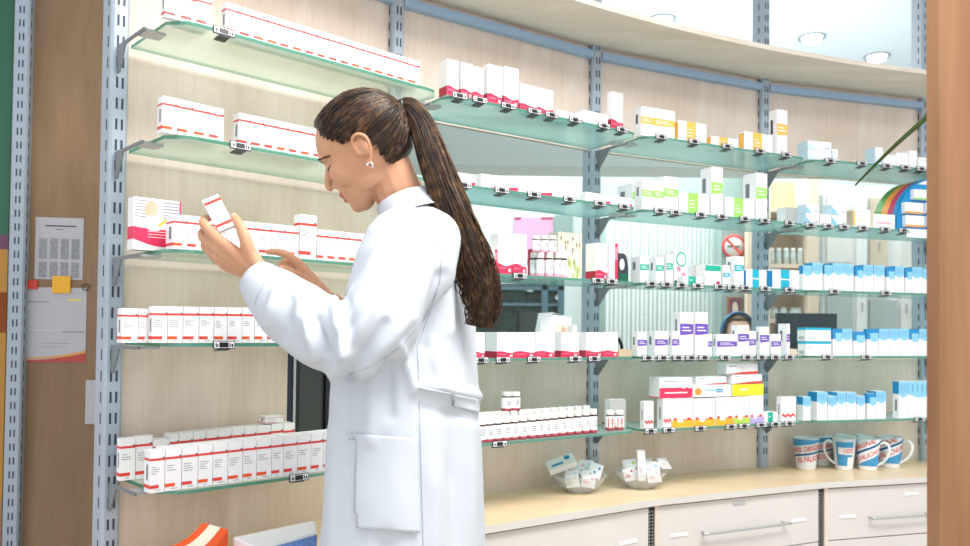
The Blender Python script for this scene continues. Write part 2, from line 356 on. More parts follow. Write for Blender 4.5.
# ------------------------------------------------------------------ counter and drawers
CO = 0.34
def line_pt(b, u, off): p = BM[b] @ Vector((u, -off, 0)); return (p.x, p.y)
k = math.tan(DT/2)*CO
front = [line_pt(0, 0.0, CO)] + [line_pt(b, k, CO) for b in (1, 2, 3)] + [line_pt(3, LB+0.5, CO)]
back = [line_pt(0, 0.0, -0.014)] + [line_pt(b, 0, -0.014) for b in (1, 2, 3)] + [line_pt(3, LB+0.5, -0.014)]
o = MB().prism(front + back[::-1], CT-0.022, CT, 0, 1).build('worktop', ['birch_counter', 'lip_white'])
tag(o, 'long light wood worktop bending along under the lowest glass shelves', 'counter')
ZT = CT - 0.029
for b in range(4):
    x0, x1 = (0.03 if b else 0.01), (LB-0.05 if b < 3 else LB+0.42)
    if b == 0: x1 = LB-0.05
    root = empty('drawer_cabinet', BM[b]); tag(root, 'pale drawer cabinet under the worktop in the %s' % BAYS[b], 'cabinet', 'drawer cabinets')
    MB().box((x0, -0.285, 0.0), (x1, 0.01, CT-0.0225)).build('carcass', 'perf', root)
    MB().box((x0, -CO+0.012, 0.06), (x0+0.017, -0.286, ZT+0.004)).build('side_panel', 'birch', root)
    MB().box((x0, -0.27, 0.0), (x1, -0.269, 0.06)).build('plinth', 'dark', root)
    for d in range(3):
        z1 = ZT - d*0.195; z0 = z1 - 0.191
        dr = MB().box((x0+0.019, -CO+0.014, z0), (x1, -CO+0.034, z1)).build('drawer', 'front_white', root)
        yf = -CO+0.014; xm = (x0+x1)/2
        if b == 2: ua, ub = hit(2, CO, 705, 532)[0], hit(2, CO, 785, 524)[0]; zh = hit(2, CO, 745, 528)[1] - d*0.195
        elif b == 3: ua = hit(3, CO, 872, 516)[0]; ub = ua + 0.27; zh = hit(3, CO, 872, 518)[1] - d*0.195
        else: ua, ub = xm-0.13, xm+0.13; zh = z1-0.12
        MB().tube(smooth_curve([(ua, yf, zh), (ua, yf-0.02, zh), (ua+0.012, yf-0.028, zh), (ub-0.012, yf-0.028, zh), (ub, yf-0.02, zh), (ub, yf, zh)], 4), 0.0045, 8).build('handle', 'steel', dr)
        if b == 2: spots = [(673, 690, 537, 'white'), (794, 809, 522, 'white'), (736, 748, 504.5, 'greybox')]
        elif b == 3: spots = [(842, 858, 518, 'white'), (907, 921, 495, 'white')]
        elif b == 1: spots = [(622, 640, 545, 'white')]
        else: spots = []
        if d == 0:
            for pa, pb, py, m in spots:
                a1, zz = hit(b, CO, pa, py); b1, _ = hit(b, CO, pb, py)
                MB().box((a1, yf-0.003, zz-0.005), (b1, yf, zz+0.005)).build('label_holder', m, dr)
for i in (1, 2, 3):
    mb = MB().box((-0.0235, -0.325, 0.0), (0.0025, -0.30, CT-0.0235))
    for kx in (-1, 1):
        z = 0.01
        while z < CT-0.04: mb.box((kx*0.006-0.010-0.002, -0.3262, z), (kx*0.006-0.010+0.002, -0.325, z+0.005), 1); z += 0.011
    o = mb.build('perforated_strip', ['dark', 'steel'], M=PM[i]); tag(o, 'dark perforated metal strip in the drawer gap below the %s post' % ['', 'second', 'third', 'fourth'][i], 'strip', 'perforated strips')

# ------------------------------------------------------------------ notices on the left wall
def on_wall(name, px0, py0, px1, py1, m, th=0.0015, off=0.0, extra=None):
    u0, z1 = hit_w(px0, py0, off); u1, _ = hit_w(px1, py0, off); _, z0 = hit_w(px0, py1, off)
    M = WM @ T(u0, -off, z0); W, H = u1-u0, z1-z0
    mb = MB().box((0, -th, 0), (W, 0, H), 0); mats = [m]
    for (a, b_, c, d, mm) in extra or []:
        if mm not in mats: mats.append(mm)
        mb.poly([(W*a, -th-0.0005, H*b_), (W*c, -th-0.0005, H*b_), (W*c, -th-0.0005, H*d), (W*a, -th-0.0005, H*d)], mats.index(mm))
    return mb.build(name, mats, M=M), M, W, H
mat('notice', (192, 192, 198), 0.25); mat('notice_grey', (150, 152, 160), 0.5, grain=0.25, gscale=160); mat('faint', (206, 206, 214), 0.5); mat('notice_red', (190, 70, 60), 0.4); mat('notice_orange', (226, 160, 90), 0.4)
ex = [(0.2, 0.855, 0.85, 0.875, 'inkdark'), (0.42, 0.8, 0.58, 0.815, 'ink')]
for q in range(4):
    a = 0.08 + q*0.225
    ex += [(a, 0.33, a+0.17, 0.66, 'notice_grey'), (a, 0.03, a+0.17, 0.28, 'notice_grey')]
o, *_ = on_wall('notice_sheet', 36, 217, 84, 279, 'notice', extra=ex); tag(o, 'grey printed table sheet on the brown wall, the upper notice', 'notice')
o, M, W, H = on_wall('notice_sheet', 24, 287, 87, 362, 'notice', extra=[(0.05, 0.8, 0.4, 0.81, 'ink'), (0.7, 0.83, 0.92, 0.85, 'lemon'), (0.1, 0.42, 0.6, 0.43, 'faint'), (0.62, 0.4, 0.97, 0.41, 'ink'), (0.3, 0.2, 0.7, 0.205, 'ink'), (0.3, 0.25, 0.75, 0.255, 'ink'), (0.62, 0.62, 0.95, 0.625, 'faint'), (0.62, 0.55, 0.95, 0.555, 'faint')])
tag(o, 'white notice sheet with red and yellow wave along its bottom edge', 'notice')
N = 16
up = [(W*t/N, -0.0022, H*(0.06+0.10*(t/N)**2)) for t in range(N+1)]; lo = [(W*t/N, -0.0022, H*(0.03+0.05*t/N)) for t in range(N+1)]
MB().add(up + lo, [[i, i+N+1, i+N+2, i+1] for i in range(N)]).build('wave', 'notice_orange', o)
MB().add([(x, y-0.0004, z-H*0.035) for x, y, z in up] + [(x, y-0.0004, 0.0) for x, y, z in lo], [[i, i+N+1, i+N+2, i+1] for i in range(N)]).build('wave', 'notice_red', o)
o, *_ = on_wall('paper_clip', 53, 276, 71, 293, 'gold', 0.006, 0.002); tag(o, 'yellow clip tab at the top of the white notice', 'clip')
o, *_ = on_wall('paper_clip', 26, 280, 38, 289, 'red', 0.006, 0.002); tag(o, 'red clip tab at the top left of the white notice', 'clip')
u, z = hit_w(82, 287)
o = MB().tube([(0, -0.008, 0), (0.015, -0.012, 0.012), (0.03, -0.012, 0.004), (0.022, -0.012, -0.014), (0.004, -0.01, -0.008)], 0.0022, 6).build('binder_clip', 'inkdark', M=WM @ T(u, 0, z)); tag(o, 'small dark wire clip at the top right of the white notice', 'clip')
o, *_ = on_wall('notice_sheet', 86, 380, 97, 424, 'notice', 0.002, 0.02); tag(o, 'white paper edge peeking out behind the first slotted post', 'notice')
u0, _ = hit_w(-40, 0, 0.0); u1, _ = hit_w(17, 0, 0.0)
ex = [(0, 0.0, 1, 0.16, 'birch_shaded'), (0, 0.16, 1, 0.5, 'poster_orange'), (0, 0.29, 1, 0.36, 'poster_red'), (0, 0.5, 1, 0.53, 'poster_purple')]
o, *_ = on_wall('wall_poster', -60, -20, 15, 560, 'poster_green', 0.004, 0.001, [(0, 0.0, 1, 0.1, 'cherry'), (0, 0.1, 1, 0.535, 'poster_orange'), (0, 0.39, 1, 0.46, 'poster_red'), (0, 0.535, 1, 0.56, 'poster_purple')])
tag(o, 'green over orange poster at the far left edge of the wall', 'poster')

# blurred wooden panel standing close on the right
o = MB().box((0.682, 1.2, 0), (1.25, 1.235, 2.35)).build('wooden_screen', 'cherry'); tag(o, 'out of focus orange brown wooden screen standing nearest at right', 'screen')
# ------------------------------------------------------------------ cartons, tags, bottles
COUNT = {}; TODO = []
def carton(b, l, style, x0, x1, yt, xs=None, d=None, o=None, z=0.0, lie=0, desc=None, ft=0.0):
    """front face from pixel x0 to x1, top edge at yt (at x0), left side face starting at xs; o: how far its front stands from the posts"""
    off = (GL-0.014) if o is None else o
    L = lev(b, l) + 0.0006 + z
    u0, zt = hit(b, off, x0, yt); u1, _ = hit(b, off, x1, yt + (x1-x0)*0.1)
    if xs is not None and d is None:
        d = min(0.15, max(0.02, off - hit_side(b, u0, xs, yt)))
    d = d or 0.055
    d = min(d, off-0.02)
    w, h = u1-u0-0.0016, max(0.008, zt-L)
    M = BM[b] @ T((u0+u1)/2, -off, L)
    mb = MB(); mats = ['card']; x = w/2
    mb.box((-x, 0, 0), (x, d, h), 0)
    def mi(m):
        if m not in mats: mats.append(m)
        return mats.index(m)
    E_ = 0.0005
    def FR(a, c, e, g, m, lift=1): mb.poly([(-x+w*a, -E_*lift, h*c), (-x+w*e, -E_*lift, h*c), (-x+w*e, -E_*lift, h*g), (-x+w*a, -E_*lift, h*g)], mi(m))
    def FP(pts, m, lift=1): mb.poly([(-x+w*a, -E_*lift, h*c) for a, c in pts], mi(m))
    def SD(a, c, e, g, m, lift=1): mb.poly([(-x-E_*lift, d*e, h*c), (-x-E_*lift, d*a, h*c), (-x-E_*lift, d*a, h*g), (-x-E_*lift, d*e, h*g)], mi(m))
    def TP(a, c, e, g, m): mb.poly([(-x+w*a, d*c, h+E_), (-x+w*e, d*c, h+E_), (-x+w*e, d*g, h+E_), (-x+w*a, d*g, h+E_)], mi(m))
    rn = random.Random(hash((b, l, style, int(x0*10), int(yt*10))) if False else int(b*7919+l*977+x0*31+yt*17))
    def lines(a, c, n, wmax, gap, th=0.012, m='ink', lift=1):
        for q in range(n):
            t = a + wmax*(0.45+0.55*rn.random()); FR(a, c-q*gap, t, c-q*gap+th, m, lift)
    if style == 'R':
        lo, hi = 0.10, 0.185
        FR(0, 0.755, 1, 0.81, 'red'); FR(0.0, lo, 0.58+0.1*rn.random(), hi-0.005, 'red' if rn.random() < 0.6 else 'orange'); SD(0, 0.755, 1, 0.81, 'red'); SD(0, lo, 1, hi, 'red')
        FR(0.85, 0.80, 0.96, 0.835, 'inkdark')
        lines(0.1, 0.60, 3 + rn.randrange(2), 0.7, 0.055, 0.012); SD(0.35, 0.3, 0.6, 0.66, 'ink'); lines(0.35, 0.05, 1, 0.5, 0.05, 0.012)
    elif style == 'P':      # white with raspberry wave at the foot
        c = 0.235 if h > 0.07 else 0.27
        n = 10; a0 = rn.random()*2
        FP([(0, 0), (1, 0)] + [(1-q/n, c + 0.035*sin(a0 + 5.0*(1-q/n))) for q in range(n+1)], 'pink')
        SD(0, 0, 1, c + 0.035*sin(a0), 'deepred'); lines(0.3, 0.88, 2, 0.5, 0.04, 0.01, 'ink'); lines(0.2, 0.6, 2, 0.6, 0.05, 0.008, 'faint')  # side wave in deeper red, its shading partly put into the colour
        FP([(0.74, 0.05), (0.80, 0.05), (0.80, 0.12), (0.74, 0.15)], 'white', 2); FP([(0.82, 0.05), (0.88, 0.05), (0.88, 0.15), (0.82, 0.12)], 'white', 2)
        FR(0.1, c*0.6, 0.55, c*0.6+0.015, 'rose', 2)
    elif style == 'PL':     # long low carton, raspberry only along the lower right
        FP([(0.05, 0.0), (1, 0.0), (1, 0.34), (0.72, 0.22), (0.35, 0.12)], 'pink'); lines(0.1, 0.7, 1, 0.5, 0.05, 0.03, 'faint')
    elif style == 'YB' or style == 'GB' or style == 'VB' or style == 'TB' or style == 'CB':   # band across
        m = {'Y': 'yellow', 'G': 'green', 'V': 'violet', 'T': 'teal', 'C': 'cyan'}[style[0]]
        a, c = {'Y': (0.40, 0.66), 'G': (0.42, 0.66), 'V': (0.42, 0.68), 'T': (0.46, 0.70), 'C': (0.42, 0.64)}[style[0]]
        a += ft; c += ft
        sl = 0.03
        FP([(0, a), (0.5, a+sl*0.2), (1, a+sl), (1, c-sl*0.3), (0.5, c), (0, c)], m)
        SD(0.5, a+0.04, 0.8, c+0.1, 'ink' if style[0] != 'Y' else 'inkdark') if h > 0.06 else None
        FR(0.15, (a+c)/2+0.03, 0.7, (a+c)/2+0.055, 'white', 2); FR(0.15, (a+c)/2-0.04, 0.85, (a+c)/2-0.015, 'white', 2)
        lines(0.3, 0.88, 1, 0.4, 0.05, 0.012, 'faint'); lines(0.3, 0.14, 2, 0.5, 0.05, 0.012, 'faint')
    elif style in ('YV', 'GV', 'CV'):   # upright block in the middle
        m = {'Y': 'yellow', 'G': 'lime' if False else 'green', 'C': 'cyan'}[style[0]]
        FR(0.30, 0, 0.63, 1, m); SD(0, 0.08, 1, 0.92, {'Y': 'yellow', 'G': 'card', 'C': 'blue'}[style[0]])
        FR(0.30, 0.46, 0.63, 0.52, 'card', 2) if style[0] == 'C' else lines(0.34, 0.6, 3, 0.25, 0.16, 0.04, 'card', 2)
    elif style == 'B':      # light blue scalloped top
        n = 12
        FP([(0, 1), (0, 0.66)] + [(q/n, 0.66 - 0.10*sin(PI*q/n)) for q in range(n+1)] + [(1, 1)][:1], 'sky')
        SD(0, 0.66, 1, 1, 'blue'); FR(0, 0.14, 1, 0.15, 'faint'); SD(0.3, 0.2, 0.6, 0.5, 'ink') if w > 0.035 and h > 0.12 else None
        for q in range(4): FR(0.16+q*0.2, 0.70, 0.20+q*0.2, 0.92, 'skyblue', 2)
    elif style == 'D':      # deep blue top on the front as well
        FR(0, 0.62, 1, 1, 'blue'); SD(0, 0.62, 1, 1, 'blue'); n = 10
        FP([(0.25, 0.85), (0.25, 0.58)] + [(0.25 + 0.75*q/n, 0.58-0.06*sin(PI*q/n)) for q in range(n+1)] + [(1, 0.85)], 'sky', 2); FR(0, 0.14, 1, 0.15, 'faint')
    elif style == 'L':      # long carton with blue top stripe
        FR(0, 0.82, 1, 1, 'cyan'); SD(0, 0.82, 1, 1, 'cyan'); SD(0.2, 0.1, 0.8, 0.35, 'greybox'); lines(0.08, 0.62, 2, 0.3, 0.12, 0.03, 'skyblue'); lines(0.1, 0.2, 1, 0.6, 0.1, 0.02, 'faint')
    elif style == 'Q':      # orange red squiggle low on the front
        n = 9; FP([(0.06+0.88*q/n, 0.30 + 0.05*sin(q*1.9)) for q in range(n+1)] + [(0.94-0.88*q/n, 0.20 + 0.05*sin((n-q)*1.9)) for q in range(n+1)], 'red'); lines(0.2, 0.85, 2, 0.5, 0.07, 0.02, 'faint'); SD(0.4, 0.3, 0.6, 0.7, 'ink')
        if ft: FR(0, 0, 1, 0.24, {1: 'gold', 2: 'lime', 3: 'lilac', 4: 'cyan'}[ft], 2); FP([(0.38+0.16*cos(k*PI/6), 0.25+0.09*sin(k*PI/6)) for k in range(12)], 'card', 3)
    elif style == 'H':      # red lower half
        FR(0, 0, 1, 0.50, 'pink'); SD(0, 0, 1, 0.05, 'pink'); lines(0.15, 0.22, 1, 0.7, 0.05, 0.06, 'white', 2); lines(0.1, 0.8, 1, 0.5, 0.05, 0.03, 'ink')
        for cx in (0.72, 0.92): FP([(cx+0.09*cos(k*PI/6), 0.58+0.13*sin(k*PI/6)) for k in range(12)], 'card', 3)
    elif style == 'O':      # white with blue print and orange disc
        FP([(0.13+0.09*cos(k*PI/6), 0.45+0.32*sin(k*PI/6)) for k in range(12)], 'rorange'); lines(0.3, 0.5, 1, 0.6, 0.1, 0.12, 'sky'); lines(0.6, 0.55, 2, 0.3, 0.2, 0.1, 'blue', 2)
    elif style == 'E':      # lemon yellow lower part
        FR(0, 0, 1, 1, 'lemon'); lines(0.25, 0.45, 1, 0.5, 0.1, 0.15, 'cream', 2)
    elif style == 'A':      # orange wedge under a print line
        FP([(0.0, 0.0), (1, 0.0), (1, 0.28), (0.5, 0.2)], 'red'); lines(0.08, 0.75, 1, 0.3, 0.1, 0.07, 'ink')
    elif style == 'K':      # light blue corner
        FP([(0, 0), (0.45, 0), (0.2, 0.5), (0, 0.7)], 'sky' if l == 2 else 'palesky'); lines(0.4, 0.65, 2, 0.5, 0.2, 0.05, 'faint'); SD(0, 0, 1, 1, 'palesky')
        FP([(0.5, 0.12), (0.9, 0.22), (0.95, 0.4), (0.85, 0.3)], 'skyblue')
    elif style == 'N':
        SD(0, 0, 1, 1, 'cream'); lines(0.15, 0.8, 2, 0.6, 0.15, 0.05, 'faint'); FR(0.1, 0.35, 0.8, 0.45, 'rose' if ft == 0 else 'cream')
        if ft: SD(0, 0.1, 1, 0.9, 'rose' if False else 'cream'); FR(0, 0.1, 0.12, 0.9, 'yellow')
    elif style == 'W':
        lines(0.15, 0.75, 2, 0.6, 0.1, 0.03, 'faint')
    elif style == 'S':
        FR(0, 0, 1, 1, 'greybox')
    elif style == 'X':      # red card carton
        FR(0, 0, 1, 1, 'deepred'); SD(0, 0, 1, 1, 'deepred')
    elif style == 'F':      # teal-green header
        FR(0, 0.70, 1, 0.97, 'teal'); FP([(0.82+0.12*cos(k*PI/4), 0.14+0.10*sin(k*PI/4)) for k in range(8)], 'magenta'); lines(0.1, 0.5, 1, 0.5, 0.1, 0.03, 'faint')
    elif style == 'FS':     # small carton with teal block
        FR(0.27, 0.05, 0.66, 1.0, 'teal'); lines(0.33, 0.5, 1, 0.25, 0.1, 0.1, 'white', 2)
    elif style == 'U':      # red strip down the right edge
        FR(0.66, 0, 1, 1, 'pink'); FR(0.7, 0.55, 0.9, 0.9, 'rose', 2)
    ob = mb.build('medicine_carton', mats, M=M)
    TODO.append((ob, b, l, style, x0, desc))
    return ob
STYLE = {'R': 'white carton with thin red bands', 'P': 'white carton with raspberry wave at its foot', 'PL': 'long low white carton with raspberry edge', 'YB': 'white carton with orange yellow band',
 'GB': 'white carton with green band', 'VB': 'white carton with violet band', 'TB': 'white carton with teal band', 'CB': 'white carton with turquoise band', 'YV': 'white carton with upright yellow block',
 'GV': 'white carton with upright green block', 'CV': 'white carton with turquoise centre block', 'B': 'white carton with light blue top', 'D': 'white carton with deep blue top', 'L': 'long white carton with blue top stripe',
 'Q': 'white carton with red squiggle', 'H': 'white carton with red lower half', 'O': 'white carton with orange disc and blue print', 'E': 'lemon yellow carton', 'A': 'white carton with red wedge', 'K': 'small white carton with light blue corner',
 'N': 'white carton with tinted side', 'W': 'plain white carton', 'S': 'plain grey carton', 'X': 'dark red carton', 'F': 'white carton with green header stripe', 'FS': 'small low white carton with teal block', 'U': 'white carton with red right edge'}
def finish_cartons():
    rows = {}
    for t in TODO:
        if t[5] is None: rows.setdefault((t[1], t[2], t[3]), []).append(t)
        else: tag(t[0], t[5], 'medicine box')
        t[0]['group'] = 'medicine cartons on the %s shelf of the %s' % (SHELF[t[2]], BAYS[t[1]])
    for (b, l, s), ts in rows.items():
        ts.sort(key=lambda t: t[4])
        for i, t in enumerate(ts):
            pos = (ORD[i] + ' from left on ') if len(ts) > 1 else 'on '
            tag(t[0], '%s, %s%s shelf, %s' % (STYLE[s], pos, SHELF[l], BAYS[b]), 'medicine box')
def row(b, l, style, ed, y0, y1, **k):        # cartons standing side by side: ed are the edges, top edge runs from y0 to y1
    for i in range(len(ed)-1):
        t = (ed[i]-ed[0]) / max(1, ed[-1]-ed[0]); kk = dict(k)
        if i: kk.pop('xs', None); kk.setdefault('d', 0.055)
        carton(b, l, style, ed[i], ed[i+1], y0 + (y1-y0)*t, **kk)

# ---- left bay
B0 = 0
row(0, 1, 'R', [165, 181.5, 197, 212.5], -13, -4, xs=162.5)
row(0, 1, 'R', [226, 240.5, 254.8, 268.7, 281, 293.5, 306, 318, 329.5, 341, 352.5, 364, 375.5, 387, 397.5, 408, 420], 2, 62, xs=221.6)
row(0, 2, 'R', [162.5, 178, 194.5, 209.7, 224.3], 95.5, 109.5, xs=157.6)
row(0, 2, 'R', [239, 251.5, 265, 277.5, 289.6, 301.5, 314, 326], 112.5, 131, xs=233.6)
row(0, 3, 'R', [174, 188, 202.5, 217, 232, 247, 259.4, 271.8, 286.5, 299], 214, 226.5, xs=166)
carton(0, 3, 'R', 300, 317, 213.9, xs=294, desc='tallest white carton with red bands standing behind the hands, third shelf, left bay')
row(0, 3, 'R', [317.5, 328, 339, 349.5, 361, 372], 229, 235, o=0.235)
row(0, 4, 'R', [121.6, 138.6, 148.6], 308, 309, o=0.225, xs=117)
row(0, 4, 'R', [152.5, 168, 183.4, 199.4, 214.4, 227.8, 242.5, 255, 268, 281], 306, 308, xs=148.6)
row(0, 5, 'R', [150, 165.3, 182, 198.4, 213.2, 228.2, 243.2, 257, 272, 284, 298, 311.3, 323.6, 336, 348], 451, 430, xs=144.3)
def back_row():
    e = [120, 136, 152]; f = [170, 179, 193.5, 206.6, 219, 232, 244.5, 257, 271.5]
    for i, (a, c, y) in enumerate([(120, 136, 438.6), (136, 153, 436.5), (153, 170, 440), (170, 179, 434.4), (179, 193.5, 433.4), (193.5, 206.6, 432), (206.6, 219, 430.7), (219, 232, 429.5), (232, 244.5, 428), (244.5, 257, 427), (257, 271.5, 425.8), (271.5, 283.5, 423.6), (283.5, 295, 423.5)]):
        carton(0, 5, 'R', a, c, y, o=0.066, d=0.02 if i < 2 else 0.04, desc='white carton with thin red bands, %s in the back row, bottom shelf, left bay' % ORD[i])
    h = hit(0, 0.066, 274, 423.6)[1] - lev(0, 5)
    carton(0, 5, 'R', 265.5, 283.5, 416.8, o=0.068, d=0.04, z=h+0.001, desc='white red-banded carton lying on top of the back row, bottom shelf, left bay')
back_row()

# ---- second bay
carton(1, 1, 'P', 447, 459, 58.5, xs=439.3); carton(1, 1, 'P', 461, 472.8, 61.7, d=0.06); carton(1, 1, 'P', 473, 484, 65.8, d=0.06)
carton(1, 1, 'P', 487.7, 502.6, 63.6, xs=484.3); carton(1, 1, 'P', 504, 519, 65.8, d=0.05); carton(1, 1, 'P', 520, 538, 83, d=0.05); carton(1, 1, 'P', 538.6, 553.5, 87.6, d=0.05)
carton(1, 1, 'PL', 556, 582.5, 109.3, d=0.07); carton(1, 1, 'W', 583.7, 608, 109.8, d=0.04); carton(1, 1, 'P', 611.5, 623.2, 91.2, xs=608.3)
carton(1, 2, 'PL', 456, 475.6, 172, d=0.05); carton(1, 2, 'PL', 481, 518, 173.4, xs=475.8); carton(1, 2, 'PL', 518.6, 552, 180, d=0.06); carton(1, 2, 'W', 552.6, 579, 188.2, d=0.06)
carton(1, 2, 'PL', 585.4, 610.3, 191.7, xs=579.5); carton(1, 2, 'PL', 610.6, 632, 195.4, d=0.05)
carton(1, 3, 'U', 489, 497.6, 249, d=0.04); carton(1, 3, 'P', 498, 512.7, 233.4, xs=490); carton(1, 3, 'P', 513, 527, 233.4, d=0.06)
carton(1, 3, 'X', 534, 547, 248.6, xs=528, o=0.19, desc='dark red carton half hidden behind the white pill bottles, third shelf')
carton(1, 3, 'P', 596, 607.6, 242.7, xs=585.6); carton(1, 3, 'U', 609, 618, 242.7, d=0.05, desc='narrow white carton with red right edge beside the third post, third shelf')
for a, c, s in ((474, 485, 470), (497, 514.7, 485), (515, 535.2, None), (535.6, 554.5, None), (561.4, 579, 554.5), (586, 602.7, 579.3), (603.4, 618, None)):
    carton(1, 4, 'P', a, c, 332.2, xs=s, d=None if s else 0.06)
# ---- third bay
carton(2, 1, 'YB', 641, 652, 106, xs=634.6); carton(2, 1, 'YB', 652.3, 675, 107.8, d=0.06); carton(2, 1, 'YV', 678, 706.4, 120, xs=675.5); carton(2, 1, 'YV', 710.8, 738, 135.7, xs=707)
carton(2, 1, 'YV', 744, 772.5, 131, xs=739); carton(2, 1, 'YB', 777, 787.4, 109, xs=769, ft=0.03, desc='tallest slim white carton with orange yellow band, top shelf, third bay')
carton(2, 2, 'GB', 632.5, 636, 182.5, xs=626, o=0.2, d=0.09); carton(2, 2, 'GB', 642, 653.5, 179, xs=635.4); carton(2, 2, 'GB', 653.8, 664, 180.4, d=0.06); carton(2, 2, 'GB', 664.2, 678, 176, d=0.06)
carton(2, 2, 'GV', 679, 709, 191.5, d=0.04); carton(2, 2, 'GB', 711.5, 723, 166.6, d=0.06, xs=707, ft=0.03, desc='tall slim white carton with green band, left of the pair, second shelf, third bay'); carton(2, 2, 'GV', 725, 754, 196.6, d=0.04)
carton(2, 2, 'GB', 756, 767.4, 172.4, xs=743, ft=0.03, desc='tall slim white carton with green band beside the fourth post, second shelf')
carton(2, 3, 'TB', 640, 648.8, 256, xs=631); carton(2, 3, 'TB', 656, 664, 257, xs=649.5); carton(2, 3, 'TB', 666.6, 673, 254, d=0.05); carton(2, 3, 'FS', 682.7, 702.7, 276, d=0.03)
carton(2, 3, 'S', 692, 703, 265, o=0.2, d=0.05, desc='pale grey carton standing behind the small teal block carton, third shelf')
carton(2, 3, 'F', 705, 721, 264.4, d=0.05); carton(2, 3, 'CB', 723, 730, 265, d=0.04); carton(2, 3, 'CB', 734.6, 744, 256, xs=726, ft=0.08); carton(2, 3, 'CV', 746, 766.6, 269, d=0.03); carton(2, 3, 'CV', 772.4, 799.3, 269, xs=767)
carton(2, 4, 'VB', 637.6, 647, 331.7, xs=632); carton(2, 4, 'VB', 655, 668, 331, xs=647.8); carton(2, 4, 'VB', 672, 679.7, 331, xs=668.6); carton(2, 4, 'VB', 680, 693.5, 312, xs=674, o=0.256, ft=0.06, desc='first of the two tall cartons with violet band, fourth shelf')
carton(2, 4, 'VB', 695, 708, 312, d=0.08, ft=0.06, desc='second of the two tall cartons with violet band, fourth shelf'); carton(2, 4, 'VB', 708.3, 712.3, 334, d=0.05); carton(2, 4, 'VB', 717, 737, 334, xs=713)
carton(2, 4, 'VB', 738, 749, 325, xs=731, o=0.257, ft=0.04); carton(2, 4, 'VB', 749.3, 756, 331, d=0.05); carton(2, 4, 'VB', 760, 769, 326.6, xs=757, ft=0.04); carton(2, 4, 'VB', 771.3, 781, 334, d=0.06); carton(2, 4, 'VB', 786.6, 790, 323.7, xs=778)
carton(2, 5, 'Q', 644, 653.8, 401.4, xs=640); carton(2, 5, 'Q', 663, 671.8, 398.8, xs=657, d=None)
carton(2, 5, 'Q', 672, 693.6, 398.8, d=0.06, ft=1); carton(2, 5, 'Q', 694, 715, 399, d=0.06, ft=1); carton(2, 5, 'Q', 715.7, 733.8, 397.8, d=0.06, ft=1); carton(2, 5, 'Q', 734, 749.7, 397, d=0.06, ft=2); carton(2, 5, 'Q', 750, 763.5, 396, d=0.06, ft=3)
carton(2, 5, 'FS', 764, 777.5, 412.5, d=0.04, desc='small bright blue carton at the end of the bottom shelf stack, third bay'); carton(2, 5, 'Q', 781, 796, 397, xs=776.5)
def stacked():
    z1 = hit(2, GL-0.014, 680, 398.3)[1] - lev(2, 5) + 0.0005
    carton(2, 5, 'H', 659.5, 692.4, 377.8, z=z1, d=0.06, o=0.24, desc='white carton with red lower half lying on the bottom shelf stack')
    carton(2, 5, 'O', 693, 731, 385.4, z=z1, d=0.06, o=0.24, desc='long white carton with orange disc and blue print, on the stack')
    z2 = hit(2, 0.24, 712, 385.8)[1] - lev(2, 5) + 0.0005
    carton(2, 5, 'A', 696, 726.5, 376.9, z=z2, d=0.05, o=0.225, desc='white carton with red wedge lying on the orange disc carton')
    carton(2, 5, 'E', 732, 763.7, 384.5, z=z1, d=0.06, o=0.24, desc='lemon yellow carton lying on the bottom shelf stack, third bay')
    z3 = hit(2, 0.24, 745, 384)[1] - lev(2, 5) + 0.0005
    carton(2, 5, 'A', 732.3, 762, 374.8, z=z3, d=0.06, o=0.24, desc='white carton with red wedge lying on the lemon yellow carton')
    z4 = hit(2, 0.24, 745, 374.3)[1] - lev(2, 5) + 0.0005
    carton(2, 5, 'A', 726.5, 758, 364, z=z4, d=0.05, o=0.235, desc='topmost white carton with red wedge on the bottom shelf stack')
stacked()
# ---- right bay
def pair(l, x0, x1, ya, yb, s, da, db, **k):          # one carton on another
    z = hit(3, GL-0.014, x0, yb)[1] - lev(3, l) + 0.0005
    carton(3, l, s, x0, x1, yb, desc=db, **k); k2 = dict(k); k2.pop('xs', None); k2['d'] = k.get('d', 0.05)
    carton(3, l, s, x0, x1, ya, z=z, desc=da, **k2)
pair(1, 807.6, 831.5, 140.3, 149.5, 'K', 'white carton with blue corner, upper of the pair at left, top shelf, right bay', 'white carton with blue corner, lower of the pair at left, top shelf, right bay', d=0.06)
carton(3, 1, 'K', 832, 838, 149, d=0.04); carton(3, 1, 'K', 875, 883, 147, xs=865); carton(3, 1, 'W', 883.5, 896, 154.7, d=0.05); carton(3, 1, 'W', 896.3, 908.6, 152.4, d=0.05); carton(3, 1, 'W', 909, 917, 150.3, d=0.05); carton(3, 1, 'W', 918, 934, 157, d=0.04)
carton(3, 2, 'S', 785, 799, 207, d=0.05, o=0.2, desc='plain grey carton beside the fourth post, second shelf, right bay')
pair(2, 805.6, 819, 203.4, 213, 'K', 'light blue carton, upper of the left pair, second shelf, right bay', 'light blue carton, lower of the left pair, second shelf, right bay', d=0.05)
carton(3, 2, 'W', 820, 831.5, 214, d=0.04)
pair(2, 832.3, 846, 204.4, 214.6, 'K', 'light blue carton, upper of the right pair, second shelf, right bay', 'light blue carton, lower of the right pair, second shelf, right bay', d=0.05)
carton(3, 2, 'N', 853, 870.3, 209, xs=846.5, ft=1); carton(3, 2, 'N', 873.5, 895, 213.6, xs=870.6)
